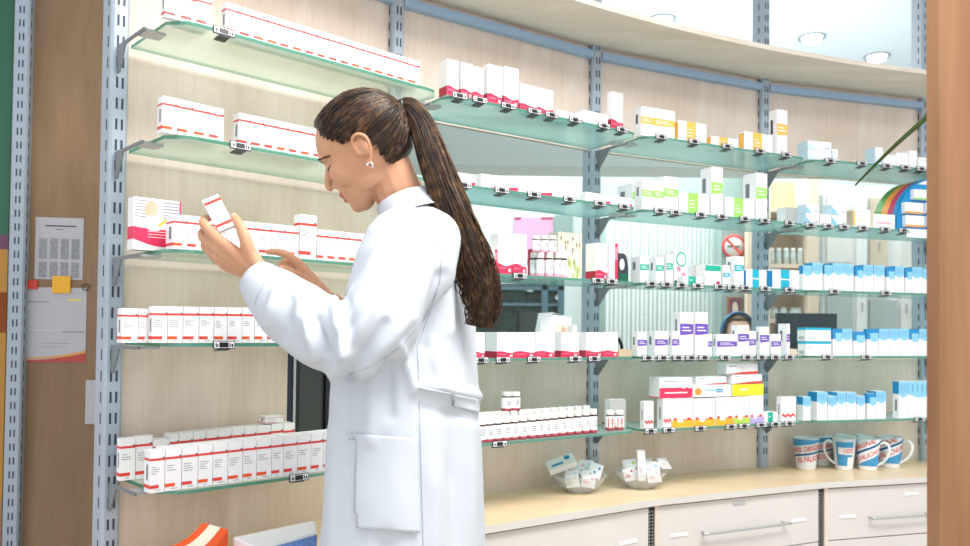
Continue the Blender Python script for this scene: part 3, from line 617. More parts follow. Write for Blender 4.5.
def blues():
    e = [(803, 812, 265.4, 'B', 798.5), (812.3, 822.5, 262.5, 'B', None), (824.5, 832, 265, 'B', 822.8), (832.4, 843.8, 263, 'B', None), (844, 853.6, 264, 'B', None), (855.5, 863, 266.5, 'D', None), (863.3, 873.2, 264.8, 'B', None), (873.6, 884.6, 265, 'B', None), (886.5, 894.6, 267.5, 'D', None), (895, 904, 266, 'B', None), (905.5, 912, 268, 'D', None), (912.3, 922, 267, 'B', None), (922.4, 932, 269, 'B', None)]
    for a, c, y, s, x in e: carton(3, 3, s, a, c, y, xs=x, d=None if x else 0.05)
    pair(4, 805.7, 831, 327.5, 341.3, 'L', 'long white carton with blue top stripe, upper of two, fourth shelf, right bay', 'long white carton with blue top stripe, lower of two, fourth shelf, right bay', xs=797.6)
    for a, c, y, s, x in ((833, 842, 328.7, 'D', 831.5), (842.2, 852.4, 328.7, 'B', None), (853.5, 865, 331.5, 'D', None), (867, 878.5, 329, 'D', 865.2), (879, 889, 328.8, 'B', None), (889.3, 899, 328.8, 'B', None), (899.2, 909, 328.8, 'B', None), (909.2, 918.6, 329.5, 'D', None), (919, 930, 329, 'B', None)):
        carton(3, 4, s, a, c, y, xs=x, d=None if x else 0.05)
    for a, c, y, s, x in ((803, 810.7, 396.8, 'B', 796.5), (817, 827.5, 392, 'B', 808), (828, 836.5, 396, 'B', None), (836.8, 846.3, 392.3, 'B', None), (846.6, 856.4, 392.5, 'B', None), (856.8, 865, 396, 'B', None), (867.5, 876, 393.5, 'D', 865.5), (876.2, 886, 391.3, 'B', None), (898.7, 908, 381.6, 'B', 892.5), (908.2, 932, 381.6, 'B', None)):
        carton(3, 5, s, a, c, y, xs=x, d=None if x else 0.05)
blues()
finish_cartons()

# ---- price tags clipped to the shelf fronts
def price_tags(b, l, xs, y=None, dz=0.0):
    for i, px in enumerate(xs):
        z = lev(b, l); u, _ = hit(b, GL+0.004, px, 300 if y is None else y)
        M = BM[b] @ T(u, -GL-0.0015, z-0.004+dz) @ RX(-0.12)
        root = MB().box((-0.026, -0.003, -0.009), (0.026, 0, 0.009)).build('shelf_price_tag', 'inkdark', M=M)
        mb = MB().poly([(-0.024, -0.0034, -0.007), (0.024, -0.0034, -0.007), (0.024, -0.0034, 0.007), (-0.024, -0.0034, 0.007)], 0)
        mb.poly([(-0.012, -0.0038, -0.006), (0.010, -0.0038, -0.006), (0.010, -0.0038, 0.0055), (-0.012, -0.0038, 0.0055)], 1)
        for q, (a, c) in enumerate(((-0.021, 0.003), (-0.017, 0.0025), (0.012, 0.003), (0.017, 0.0045))):
            mb.poly([(a, -0.0038, -0.005), (a+c, -0.0038, -0.005), (a+c, -0.0038, 0.004 - 0.002*(q % 2)), (a, -0.0038, 0.004 - 0.002*(q % 2))], 1)
        mb.build('display', ['white', 'black'], root)
        MB().box((-0.012, -0.001, -0.0115), (0.014, 0.028, -0.009)).build('clip', 'gunmetal', root)
        n = len(xs)
        tag(root, 'small price tag, %son the %s shelf edge of the %s' % ('' if n == 1 else ORD[i] + ' from left ', SHELF[l], BAYS[b]), 'price tag', 'price tags on the shelf edges')
price_tags(0, 1, [219.5]); price_tags(0, 2, [238]); price_tags(0, 4, [225]); price_tags(0, 5, [302])
price_tags(1, 1, [457.5, 478, 506.5, 533, 550.5, 574, 603, 621], dz=0.003); price_tags(1, 2, [463, 501, 533.5, 569, 599.5, 624]); price_tags(1, 3, [520, 598, 612])
price_tags(1, 4, [482, 504, 535, 576, 595]); price_tags(1, 5, [501.5])
price_tags(2, 1, [661, 694, 727, 760, 786.5], dz=0.003); price_tags(2, 2, [660, 675.5, 701, 722, 745, 765, 789.5]); price_tags(2, 3, [652, 667, 682, 698, 720, 733, 746, 765.5, 789.5])
price_tags(2, 4, [649, 664, 679, 692, 705, 726, 748, 762, 776, 790]); price_tags(2, 5, [652, 670, 701.5, 732, 745, 762, 776, 790])
price_tags(3, 1, [830.5, 862.5, 887.5, 906, 922]); price_tags(3, 2, [811, 828.5, 844.5, 863.5, 886, 904.5]); price_tags(3, 3, [835, 886.5]); price_tags(3, 4, [828, 867]); price_tags(3, 5, [920])

# ---- pill bottles
BOT = []
def bottle(b, l, px, yt, off, d=0.0405, z=0.0, label='', base='berry', stripes=False):
    L = lev(b, l) + 0.0006 + z; d *= 0.93; u, zt = hit(b, off + d/2, px, yt); h = zt - L; r = d/2
    M = BM[b] @ T(u, -off, L)
    root = MB().lathe([(r*0.9, 0), (r, 0.003), (r, h*0.13)], 20, 0, cap=True).lathe([(r, h*0.13), (r, h*0.66), (r*0.78, h*0.735), (r*0.78, h*0.77)], 20, 1).build('pill_bottle', [base, 'amber'], M=M)
    MB().lathe([(r*0.86, h*0.725), (r*0.86, h*0.77)], 20, 0).build('neck', 'amber', root)
    mb = MB().lathe([(r*1.012, h*0.14), (r*1.012, h*0.665), (r*0.93, h*0.7)], 20, 0)
    for q in range(3):
        zz = h*(0.5-q*0.09); mb.add([(r*1.02*sin(a), -r*1.02*cos(a), zz+e) for e in (0, 0.003) for a in (-0.5, -0.2, 0.1, 0.35)], [(0,1,5,4),(1,2,6,5),(2,3,7,6)], 1)
    if stripes:
        for th in (-0.95, -0.1): mb.add([(r*1.02*sin(th+a), -r*1.02*cos(th+a), h*z_) for z_ in (0.15, 0.64) for a in (0, 0.22)], [(0, 1, 3, 2)], 2)
    mb.build('paper_label', ['card', 'ink', 'red'], root)
    MB().lathe([(r*0.93, h*0.775), (r*0.95, h*0.97), (r*0.86, h), (0.001, h)], 20, 0).build('cap', 'offwhite', root)
    BOT.append(root)
    tag(root, label, 'bottle', 'pill bottles'); return root
e = [480, 487.5, 496, 504, 513, 520.3, 530.5, 538.8, 545.5, 553.3, 560.5, 569, 576, 584.4, 592.3, 599.6]
for i in range(15):
    c = (e[i]+e[i+1])/2
    bottle(1, 5, c, 420 - 11*(c-480)/118, 0.238, 0.0385 - 0.0006*i, label='white pill bottle, %s from left in the front row, bottom shelf, second bay' % ORD[i])
for i in range(14):
    c = 483.5 + i*8.1
    bottle(1, 5, c, 413.2 - 8*(c-480)/118, 0.192, 0.037 - 0.0005*i, label='white pill bottle, %s from left in the second row, bottom shelf, second bay' % ORD[i])
hh = BOT[15].children[-1].bound_box[6][2]
z2 = (max((v.co.z for v in [c for c in BOT[18].children if c.name.startswith('cap')][0].data.vertices))) + 0.0005
for i, c in enumerate((509.8, 518.2)): bottle(1, 5, c, 392, 0.192, 0.037, z=z2, label='white pill bottle stacked on the others, %s of two, bottom shelf, second bay' % ['left', 'right'][i])
for i, c in enumerate((612.6, 621.8)): bottle(2, 5, c, 410.4, 0.225, 0.034, stripes=True, label='white red-striped pill bottle, %s of two in front of the grey carton' % ['left', 'right'][i])
carton(2, 5, 'S', 609.5, 626, 399.8, o=0.2, d=0.03)
tag(TODO[-1][0], 'grey carton behind two pill bottles at the left of the bottom shelf', 'medicine box')
for i, c in enumerate((536.8, 543, 551.8, 560.2, 566.3)): bottle(1, 3, c, 252.3, 0.232 if i not in (0, 4) else 0.196, 0.0285, base='rose', label='white pill bottle, %s from left in the lower row, third shelf, second bay' % ORD[i])
z3 = max(v.co.z for v in [c for c in BOT[-4].children if c.name.startswith('cap')][0].data.vertices) + 0.0006
for i, c in enumerate((538.6, 547, 555.2)): bottle(1, 3, c, 235.2, 0.232, 0.0275, z=z3, base='rose', label='white pill bottle stacked on the lower row, %s from left, third shelf, second bay' % ORD[i])
# ------------------------------------------------------------------ special packs on the shelves
def panel_mesh(mb, x0, z0, x1, z1, y, mi): mb.poly([(x0, y, z0), (x1, y, z0), (x1, y, z1), (x0, y, z1)], mi)
# leaflet carton with a woman reading
u0, zt = hit(0, 0.17, 134, 196.5); u1, _ = hit(0, 0.17, 181, 202); h = zt - lev(0, 3); w_ = u1-u0
M = BM[0] @ T(u0, -0.17, lev(0, 3)+0.0006)
mats = ['card', 'pink', 'faint', 'skin2', 'gold', 'white', 'kraft', 'ink']
mb = MB().box((0, 0, 0), (w_, 0.035, h), 0)
def FQ(a, c, e, g, m, k=1): panel_mesh(mb, w_*a, h*c, w_*e, h*g, -0.0005*k, mats.index(m))
n = 12
mb.poly([(0, -0.0005, h*0.2)] + [(w_*q/n, -0.0005, h*(0.2 - 0.12*sin(PI*0.8*q/n))) for q in range(1, n+1)] + [(w_*(1-q/n), -0.0005, h*(0.44 - 0.03*sin(PI*(1-q/n)))) for q in range(n+1)], 1)
for q in range(6): FQ(0.02, 0.93-q*0.06, 0.3, 0.945-q*0.06, 'ink'); FQ(0.62, 0.93-q*0.06, 0.98, 0.945-q*0.06, 'ink')
FQ(0.3, 0.42, 0.95, 0.98, 'faint'); FQ(0.97, 0.45, 1, 1, 'pink', 2)
def disc(cx, cz, rx, rz, m, k): mb.poly([(w_*(cx+rx*cos(t*PI/8)), -0.0005*k, h*(cz+rz*sin(t*PI/8))) for t in range(16)], mats.index(m))
disc(0.36, 0.78, 0.13, 0.17, 'kraft', 2); disc(0.41, 0.77, 0.08, 0.11, 'skin2', 3); disc(0.42, 0.53, 0.24, 0.15, 'white', 3)
mb.poly([(w_*a, -0.002, h*c) for a, c in ((0.5, 0.50), (0.72, 0.66), (0.66, 0.56), (0.54, 0.46))], 4)
for q in range(3): FQ(0.3, 0.36-q*0.055, 0.9-0.1*q, 0.37-q*0.055, 'white', 2)
mb.poly([(-0.0005, 0.035, h*0.2), (-0.0005, 0, h*0.2), (-0.0005, 0, h*0.44), (-0.0005, 0.035, h*0.44)], 1)
tag(mb.build('leaflet_carton', mats, M=M), 'leaflet carton with a reading woman and red wave, left end of third shelf', 'medicine box')

def custom(b, l, name, x0, x1, yt, off, d, mats, label, cat, draw, lean=0.0):
    u0, zt = hit(b, off, x0, yt); u1, _ = hit(b, off, x1, yt); w, h = u1-u0, zt-lev(b, l)-0.0006
    mb = MB(); draw(mb, w, h, d); o = mb.build(name, mats, M=BM[b] @ T(u0, -off, lev(b, l)+0.0006) @ RX(lean))
    if label: tag(o, label, cat)
    return o
def d_flower(mb, w, h, d):
    mb.box((0, 0, 0), (w, d, h), 0); rn = random.Random(3)
    for q in range(9):
        x, z = w*(0.1+0.8*rn.random()), h*(0.6+0.32*rn.random()); mb.poly([(x+0.004*cos(t*PI/3), -0.0005, z+0.008*sin(t*PI/3)) for t in range(6)], 1)
        mb.poly([(x-0.0008, -0.0006, z-0.02), (x+0.0008, -0.0006, z-0.02), (x+0.0008, -0.0006, z), (x-0.0008, -0.0006, z)], 1)
    for q in range(12):
        x, z = w*(0.1+0.8*rn.random()), h*(0.05+0.35*rn.random()); mb.poly([(x, -0.0005, z-0.015), (x+0.006, -0.0005, z), (x, -0.0005, z+0.02), (x-0.006, -0.0005, z)], 2)
custom(1, 3, 'herbal_tea_box', 558.5, 582, 231.5, 0.185, 0.05, ['cream', 'bud', 'palegreen'], 'cream carton with brown buds and green leaves beside the pill bottles', 'medicine box', d_flower)
def d_arch(mb, w, h, d):
    n = 14; pts = [(0, 0), (w, 0)] + [(w/2 + w/2*cos(PI*0.5*q/n)*1.0, h*(0.45+0.55*sin(PI*0.5*q/n))) for q in range(n+1)] + [(0, h)]
    mb.add([(x, 0, z) for x, z in pts] + [(x, d, z) for x, z in pts], [list(range(len(pts))), list(range(len(pts), 2*len(pts)))[::-1]] + [[i+len(pts), (i+1) % len(pts)+len(pts), (i+1) % len(pts), i] for i in range(len(pts))], 0)
    mb.poly([(w*(0.35+0.25*cos(t*PI/7)), -0.0006, h*(0.62+0.2*sin(t*PI/7))) for t in range(14)], 1); panel_mesh(mb, w*0.1, 0.002, w*0.92, h*0.3, -0.0006, 2)
custom(1, 3, 'blister_pack', 618.5, 628.5, 253, 0.2, 0.02, ['inkdark', 'card', 'darkgreen'], 'dark rounded pack with green foot beside the third post, third shelf', 'medicine box', d_arch)
def d_circle(mb, w, h, d):
    mb.add([(0, 0, 0), (w, 0, 0), (w, 0, h*0.96), (0, 0, h), (0, d, 0), (w, d, 0), (w, d, h*0.72), (0, d, h*0.76)], [(0,1,2,3), (5,4,7,6), (4,0,3,7), (1,5,6,2), (3,2,6,7), (0,4,5,1)], 0)
    for k, (r, m) in enumerate(((0.40, 2), (0.30, 1))): mb.poly([(w*(0.5+r*cos(t*PI/8)), -0.0006*(k+1), h*(0.72+r*0.55*sin(t*PI/8))) for t in range(16)], m)
    for cx, cz in ((0.32, 0.45), (0.66, 0.28)):
        for t in range(5): mb.poly([(w*(cx+0.11*cos(t*2*PI/5)+0.09*cos(a*PI/3)), -0.0012, h*(cz+0.06*sin(t*2*PI/5)+0.05*sin(a*PI/3))) for a in range(6)], 3)
        mb.poly([(w*(cx+0.06*cos(a*PI/3)), -0.0018, h*(cz+0.03*sin(a*PI/3))) for a in range(6)], 4)
    mb.poly([(-0.0005, d, 0), (-0.0005, d*0.3, 0), (-0.0005, d*0.5, h*0.2), (-0.0005, d, h*0.25)], 5); panel_mesh(mb, 0, 0, w*0.2, h*0.12, -0.0006, 5)
custom(2, 3, 'display_carton', 674.5, 688, 249, 0.22, 0.11, ['card', 'white', 'teal', 'rose', 'magenta', 'darkgreen'], 'tall slanted display carton with teal ring and pink flowers, third shelf', 'medicine box', d_circle)
# leaning leaflet dispenser behind the raspberry cartons
r = empty('leaflet_dispenser', BM[1] @ T(hit(1, 0.15, 552, 340)[0], -0.15, lev(1, 4)+0.0006)); tag(r, 'leaning white leaflet dispenser behind the raspberry cartons, fourth shelf', 'leaflet holder')
hh = hit(1, 0.15, 552, 312.5)[1] - lev(1, 4); ww = hit(1, 0.15, 572, 330)[0] - hit(1, 0.15, 552, 330)[0]
mb = MB()
mb.add([(-0.03, 0, 0), (ww*0.7, 0, 0), (ww, 0.0, hh*0.9), (0, 0.0, hh), (-0.05, 0.05, 0), (ww*0.7, 0.05, 0), (ww, 0.02, hh*0.9), (-0.035, 0.03, hh*0.98)], [(0,1,2,3), (4,7,6,5), (0,3,7,4), (1,5,6,2), (3,2,6,7), (0,4,5,1)], 0)
mb.build('holder', ['card'], r)
mb = MB(); panel_mesh(mb, ww*0.15, hh*0.4, ww*0.8, hh*0.72, -0.001, 0); mb.poly([(ww*(0.55+0.13*cos(t*PI/5)), -0.0018, hh*(0.58+0.1*sin(t*PI/5))) for t in range(10)], 1); mb.poly([(ww*(0.55+0.2*cos(t*PI/5)), -0.0022, hh*(0.44+0.07*sin(t*PI/5))) for t in range(10)], 2)
mb.poly([(0.0, -0.001, hh*0.95), (ww*0.5, -0.001, hh*0.93), (ww*0.45, -0.001, hh*0.96), (0.0, -0.001, hh*0.975)], 3)
mb.build('leaflet', ['cream', 'skin2', 'gold', 'ink'], r)
MB().box((ww*0.75, -0.03, 0), (ww*0.95, 0.0, hh*0.72)).build('side_wing', 'card', r)
custom(1, 4, 'kraft_box', 619, 631.5, 349.5, 0.235, 0.07, ['kraft'], 'low brown cardboard box beside the third post, fourth shelf', 'box', lambda mb, w, h, d: mb.box((0, 0, 0), (w, d, h), 0).box((w*0.05, d*0.45, h), (w*0.95, d*0.55, h+0.0005), 0))
u, z = hit(1, 0.12, 621, 345)
o = MB().tube(smooth_curve([(0, 0, 0), (0.004, 0, 0.03), (-0.006, 0, 0.05), (-0.012, 0, 0.062)], 4), [0.006]*13, 8).tube([(0.004, 0, 0.02), (0.02, 0, 0.0)], 0.004, 8).build('pen_stand', 'black', M=BM[1] @ T(u, -0.12, lev(1, 4)+0.0006)); tag(o, 'small black clip standing behind the raspberry carton by the third post', 'clip')
custom(2, 4, 'kraft_box', 790.5, 797, 349, 0.2, 0.05, ['tan'], 'tiny beige box beside the tall violet carton, fourth shelf, third bay', 'box', lambda mb, w, h, d: mb.box((0, 0, 0), (w, d, h), 0).box((w*0.1, d*0.4, h), (w*0.9, d*0.6, h+0.0005), 0))

# rainbow barrel display on the right bay
off = 0.235; ub, _ = hit(3, off, 896, 228); uc, zt = hit(3, off, 938, 178); base = lev(3, 2)+0.0006; RW, RH = uc-ub, zt-base
r = empty('barrel_display', BM[3] @ T(uc, -off, base)); tag(r, 'arched rainbow striped display stand at the right end of the second shelf', 'display')
def archpts(k=1.0, n=18): return [(-RW*k*cos(PI*q/n), RH*k*sin(PI*q/n)**0.85) for q in range(n+1)]
ys = [0.002, 0.025, 0.055, 0.09, 0.13]
for q, m in enumerate(('blue', 'magenta', 'rorange', 'rgreen')):
    a = archpts(); mb = MB(); mb.loft([[(x, ys[q], z) for x, z in a] + [(x*0.94, ys[q], z*0.94) for x, z in a[::-1]], [(x, ys[q+1], z) for x, z in a] + [(x*0.94, ys[q+1], z*0.94) for x, z in a[::-1]]], 0, False); mb.build('stripe', m, r)
a = archpts(0.995); MB().add([(x, 0, z) for x, z in a] + [(x, 0.002, z) for x, z in a], [list(range(len(a))), list(range(len(a), 2*len(a)))[::-1]]).build('front_board', 'blue', r)
a = [p for p in archpts(0.97) if p[1] > RH*0.80]; MB().add([(x, -0.0008, z) for x, z in a], [list(range(len(a)))]).build('header', 'card', r)
u_, z_ = hit(3, off+0.03, 906, 229); MB().box((u_-uc, -0.035, -0.0005-0.03), (RW*0.8, -0.002-0.0305, 0.004)).box((u_-uc, -0.033, 0.0), (RW*0.8, -0.001, 0.003)).build('tray', 'card', r)
for i, (a, c, y0, y1) in enumerate(((914, 930, 189, 200), (905, 923, 202, 214), (906, 924, 215, 227.3), (926, 940, 203, 214), (927, 941, 216, 227.3))):
    ua, za = hit(3, off+0.02, a, y0); uc2, zb = hit(3, off+0.02, c, y1); zb = max(zb, base+0.0035)
    MB().box((0, 0, 0), (uc2-ua, 0.019, za-zb), 0).box((0, -0.0006, 0), (uc2-ua, 0, (za-zb)*0.16), 1).build('medicine_carton', ['card', 'rorange' if i else 'green'], M=BM[3] @ T(ua, -off-0.02, zb))
    o = COL.objects[-1]; tag(o, 'white carton in the rainbow display, %s' % ['top pocket', 'second row, left', 'lowest row, left', 'second row, right', 'lowest row, right'][i], 'medicine box', 'cartons in the rainbow display')

# ------------------------------------------------------------------ things on the worktop
def text_mesh(s, size=1.0):
    c = bpy.data.curves.new('t', 'FONT'); c.body = s; c.size = size; c.resolution_u = 2; c.offset = 0.011; o = bpy.data.objects.new('t', c); COL.objects.link(o)
    dg = bpy.context.evaluated_depsgraph_get(); me = bpy.data.meshes.new_from_object(o.evaluated_get(dg))
    vs = [v.co.copy() for v in me.vertices]; fs = [list(p.vertices) for p in me.polygons]
    bpy.data.objects.remove(o); bpy.data.curves.remove(c); bpy.data.meshes.remove(me); return vs, fs
TXT = {s: text_mesh(s) for s in ('100% ORIGINAL', '0% F\u00c4LSCHUNG', '100%')}
def mug(px, py, ytop, wpx, kind, face, handle, label):
    p = on_z(px, py, CT); D = p.y; H = (py + 1 - ytop) / F * D; Rt = wpx/2/F*D; Rb = Rt*0.72
    M = T(p.x, p.y, CT+0.0005) @ RZ(math.atan2(-p.x, p.y) * -1 if False else -math.atan2(p.x, p.y))
    root = MB().lathe([(0.001, 0), (Rb*0.96, 0), (Rb, 0.003), (Rt, H), (Rt-0.003, H+0.0005), (Rt-0.0055, H-0.002), (Rb-0.004, 0.008), (0.001, 0.007)], 32, 0).build('mug', 'mug_white', M=M)
    def S(th, t, e=0.0006):
        r_ = Rb + (Rt-Rb)*t + e; return (r_*sin(th), -r_*cos(th), H*t)
    def band(lo, hi, m, t0, t1, e=0.0005):
        mb = MB(); n = 40; vs = []
        for q in range(n+1):
            th = t0 + (t1-t0)*q/n; vs += [S(th, min(0.985, max(0.04, lo(th))), e), S(th, min(0.985, max(0.04, hi(th))), e)]
        mb.add(vs, [[2*q, 2*q+2, 2*q+3, 2*q+1] for q in range(n)], 0, True); mb.build('print_band', m, root)
    def text(s, size, th0, t0, k):
        vs, fs = TXT[s]; out = []
        for v in vs:
            th = th0 + v.x*size/(Rt*0.87); out.append(S(th, t0 + k*th + v.y*size*1.5/H, 0.0017))
        MB().add(out, fs, 0).build('lettering', 'mug_red', root)
    fx = face
    if kind == 'A':
        k = 0.06
        band(lambda a: 0.80 + k*a, lambda a: 0.97, 'mug_blue', -2, 2); band(lambda a: 0.47 + k*a, lambda a: 0.535 + k*a, 'mug_dark', -2, 2)
        text('100% ORIGINAL', Rt*0.40, -1.35 + fx, 0.585, k); text('0% F\u00c4LSCHUNG', Rt*0.40, -0.85 + fx, 0.255, k)
        band(lambda a: 0.14, lambda a: 0.15, 'faint', -2, 2)
    elif kind == 'B':
        band(lambda a: 0.14, lambda a: 0.90, 'mug_blue', -0.75, 0.9); band(lambda a: 0.50, lambda a: 0.72, 'mug_white', -0.55, 1.0, 0.001); band(lambda a: 0.14, lambda a: 0.42, 'mug_white', 0.35, 0.95, 0.001)
        text('100%', Rt*0.40, -0.1, 0.535, 0.02)
    elif kind == 'C':
        k = 0.16
        band(lambda a: 0.66 + k*a, lambda a: 0.74 + k*a, 'mug_dark', -2, 2); band(lambda a: 0.15, lambda a: 0.35 + k*a, 'mug_blue', -2, 2)
        text('100% ORIGINAL', Rt*0.38, -2.5 + fx, 0.80, k); text('0% F\u00c4LSCHUNG', Rt*0.38, -1.55 + fx, 0.42, k)
    if handle is not None:
        a0 = handle; e = lambda rr, z: (rr*sin(a0), -rr*cos(a0), z)
        pts = smooth_curve([e(Rt*0.97, H*0.84), e(Rt*1.30, H*0.90), e(Rt*1.62, H*0.80), e(Rt*1.62, H*0.58), e(Rt*1.3, H*0.34), e(Rb*1.06, H*0.17)], 5)
        MB().tube(pts, Rt*0.105, 10, 0, 1.4, up=(cos(a0), sin(a0), 0)).build('handle', 'mug_white', root)
    tag(root, label, 'mug', 'printed mugs on the worktop')
mug(806, 469, 438.6, 25, 'A', 0.0, 2.6, 'leftmost printed mug, blue rim and red lettering, no handle in view')
mug(821, 465.2, 436.5, 24, 'A', -0.55, 2.9, 'printed mug standing behind the leftmost mug')
mug(844, 469.2, 439, 22.5, 'B', 0, -1.35, 'printed mug with blue panel and its handle to the left')
mug(868, 469.8, 439.6, 23.5, 'C', 0.1, 1.35, 'printed mug with slanted stripes in the middle of the front row')
mug(889.8, 467, 437.5, 25, 'C', 0.0, 1.25, 'rightmost printed mug with slanted stripes, two handles beside it')
mug(845, 465, 436.2, 20, 'B', 0, 2.9, 'printed mug in the back row behind the blue panel mug')
mug(864.3, 465, 436.4, 18, 'A', 0, 2.9, 'printed mug in the back row behind the middle mug')

def bowl(px, py, R, H, label, seed, items):
    p = on_z(px, py, CT); M = T(p.x, p.y, CT+0.0006)
    root = MB().lathe([(0.001, 0), (R*0.45, 0.0), (R*0.72, H*0.35), (R, H), (R*1.015, H+0.002), (R*0.985, H-0.001), (R*0.70, H*0.37), (R*0.43, 0.004), (0.001, 0.004)], 28).build('plastic_bowl', 'plastic_clear', M=M); tag(root, label, 'bowl')
    rn = random.Random(seed)
    for i, (x, y, z, a, t, s, w, h, m, name, lab) in enumerate(items):
        mb = MB(); hw, hh, th = w/2, h/2, 0.005 if name == 'sachet' else 0.011
        if name == 'sachet':
            n = 6; g = []
            for q in range(n+1):
                for k in range(n+1):
                    X, Y = -hw + w*q/n, -hh + h*k/n; f = (sin(PI*q/n)*sin(PI*k/n))**0.6 if 0 < q < n and 0 < k < n else 0
                    g.append((X, Y, th*f))
            g2 = [(X, Y, -Z-0.0003) for X, Y, Z in g]; fs = [[q*(n+1)+k, (q+1)*(n+1)+k, (q+1)*(n+1)+k+1, q*(n+1)+k+1] for q in range(n) for k in range(n)]
            mb.add(g, fs, 0, True); mb.add(g2, [f[::-1] for f in fs], 0, True)
        else: mb.box((-hw, -hh, -th), (hw, hh, th), 0)
        zz = th + 0.0006
        mb.poly([(-hw*0.7, -hh*0.5, zz), (hw*0.1, -hh*0.5, zz), (hw*0.1, -hh*0.1, zz), (-hw*0.7, -hh*0.1, zz)], 1)
        mb.poly([(hw*(0.5+0.22*cos(q*PI/4)), hh*0.4+hw*0.22*sin(q*PI/4), zz) for q in range(8)], 1)
        o = mb.build(name, ['card', m], M=M @ T(x, y, z) @ RX(t) @ RY(s) @ RZ(a))
        tag(o, lab, 'sample', 'samples in the clear bowls')
bowl(579, 491.5, 0.1, 0.06, 'clear plastic bowl of paper samples, left of the two on the worktop', 1, [
    (-0.062, -0.004, 0.094, 0.25, 0.55, -0.25, 0.10, 0.05, 'blue', 'sample_box', 'white sample box lying across the left rim of the left bowl'),
    (0.004, 0.034, 0.070, 0.15, 1.0, 0, 0.05, 0.05, 'rose', 'sachet', 'white sachet with pale red print topmost in the left bowl'),
    (0.056, 0.010, 0.066, -0.35, 1.0, 0, 0.046, 0.055, 'blue', 'sample_box', 'white sample box with blue dot at the right in the left bowl'),
    (0.0, 0.008, 0.058, 0.2, 1.0, 0, 0.046, 0.05, 'greybox', 'sachet', 'white sachet facing front in the middle of the left bowl'),
    (-0.028, -0.046, 0.044, 0.1, 1.05, 0, 0.046, 0.046, 'tan', 'sachet', 'cream sachet low at the front left of the left bowl'),
    (0.026, -0.046, 0.044, -0.15, 1.05, 0, 0.046, 0.046, 'rose', 'sachet', 'white sachet with red print low at the front right of the left bowl'),
    (-0.028, -0.020, 0.053, -0.1, 1.0, 0, 0.046, 0.05, 'sky', 'sachet', 'white sachet with sky blue print in the middle left of the left bowl'),
    (0.028, -0.020, 0.053, 0.12, 1.0, 0, 0.046, 0.05, 'tan', 'sachet', 'cream sachet in the middle right of the left bowl'),
    (0.03, 0.056, 0.072, -0.1, 1.0, 0, 0.05, 0.05, 'sky', 'sample_box', 'white sample box with sky blue print at the back of the left bowl')])
bowl(640, 487.5, 0.098, 0.062, 'clear plastic bowl of paper samples, right of the two on the worktop', 2, [
    (-0.008, -0.058, 0.088, 0.03, PI/2-0.06, 0.0, 0.026, 0.105, 'faint', 'sample_box', 'tall narrow white sample box standing upright in the right bowl'),
    (-0.046, -0.040, 0.052, 0.2, 1.05, 0, 0.04, 0.046, 'magenta', 'sachet', 'white sachet with red flowers at the left of the right bowl'),
    (0.038, -0.006, 0.064, -0.1, 1.0, 0, 0.058, 0.055, 'sky', 'sample_box', 'white sample box with sky blue print in the right bowl'),
    (0.088, 0.012, 0.084, 0.4, 0.7, 0.5, 0.05, 0.045, 'tan', 'sachet', 'cream sachet hanging over the right rim of the right bowl'),
    (0.040, -0.042, 0.048, 0.1, 1.05, 0, 0.048, 0.046, 'rose', 'sachet', 'white sachet low at the front right of the right bowl'),
    (-0.028, -0.012, 0.060, -0.15, 1.0, 0, 0.05, 0.05, 'magenta', 'sachet', 'white sachet with red print in the middle of the right bowl'),
    (0.025, 0.026, 0.075, 0.12, 1.0, 0, 0.05, 0.05, 'rose', 'sachet', 'pale sachet at the back right of the right bowl'),
    (-0.032, 0.020, 0.072, 0.1, 1.0, 0, 0.05, 0.05, 'lime', 'sachet', 'white sachet with green print at the back left of the right bowl')])

# parcels at the left end of the worktop, cut by the frame's lower edge
c = on_z(205, 590, CT); D = c.y
A, B, C_, Dd = at(167, 547, D-0.02), at(203, 522.5, D+0.06), at(228, 529.5, D+0.05), at(199, 556, D-0.05)
mb = MB(); n = 10; vs = []
for q in range(n+1):
    t = q/n; sag = -0.010*sin(PI*t)
    for s in (0, 0.27, 0.30, 0.68, 0.71, 1.0):
        p = (A.lerp(B, t)).lerp(Dd.lerp(C_, t), s); vs.append(p + Vector((0.0, 0, sag)))
fs = [[q*6+k, q*6+k+1, (q+1)*6+k+1, (q+1)*6+k] for q in range(n) for k in range(5)]
for f, k in zip(fs, [k for q in range(n) for k in range(5)]): mb.add([vs[i] for i in f], [(0, 1, 2, 3)], 1 if k in (1, 2, 3) else 0, False)
lo = [Vector((v.x, v.y, CT+0.001)) for v in vs]
rim = [q*6 for q in range(n+1)] + [n*6+k for k in range(1, 6)] + [q*6+5 for q in range(n-1, -1, -1)] + [k for k in range(4, 0, -1)]
for i in range(len(rim)):
    a, b_ = rim[i], rim[(i+1) % len(rim)]; mb.add([vs[a], vs[b_], lo[b_], lo[a]], [(0, 1, 2, 3)], 0)
o = mb.build('parcel', ['orange', 'cream']); tag(o, 'orange parcel with a cream stripe at the bottom left on the worktop', 'parcel')
zt = CT + 0.10
P0, P1, P2, P3 = on_z(258, 548, zt), on_z(317, 532, zt), on_z(315, 520, zt), on_z(233, 537, zt)
mb = MB(); mb.prism([(p.x, p.y) for p in (P0, P1, P2, P3)], CT+0.001, zt, 0)
o = mb.build('paper_package', ['card']); tag(o, 'white paper package with blue checks on its front, beside the woman\'s coat', 'package')
dx, dy = (P1-P0).normalized(), Vector((0, 0, 1)); nn = Vector((dx.y, -dx.x, 0)) * 0.0006
mb = MB()
mb.add([P0 + dx*0.006 + nn - dy*0.006, P1 + nn - dy*0.006, P1 + nn - dy*0.095, P0 + dx*0.006 + nn - dy*0.095], [(3, 2, 1, 0)]); mb.build('check_print', 'checks', o)
bv = o.modifiers.new('soft', 'BEVEL'); bv.width = 0.004; bv.segments = 3

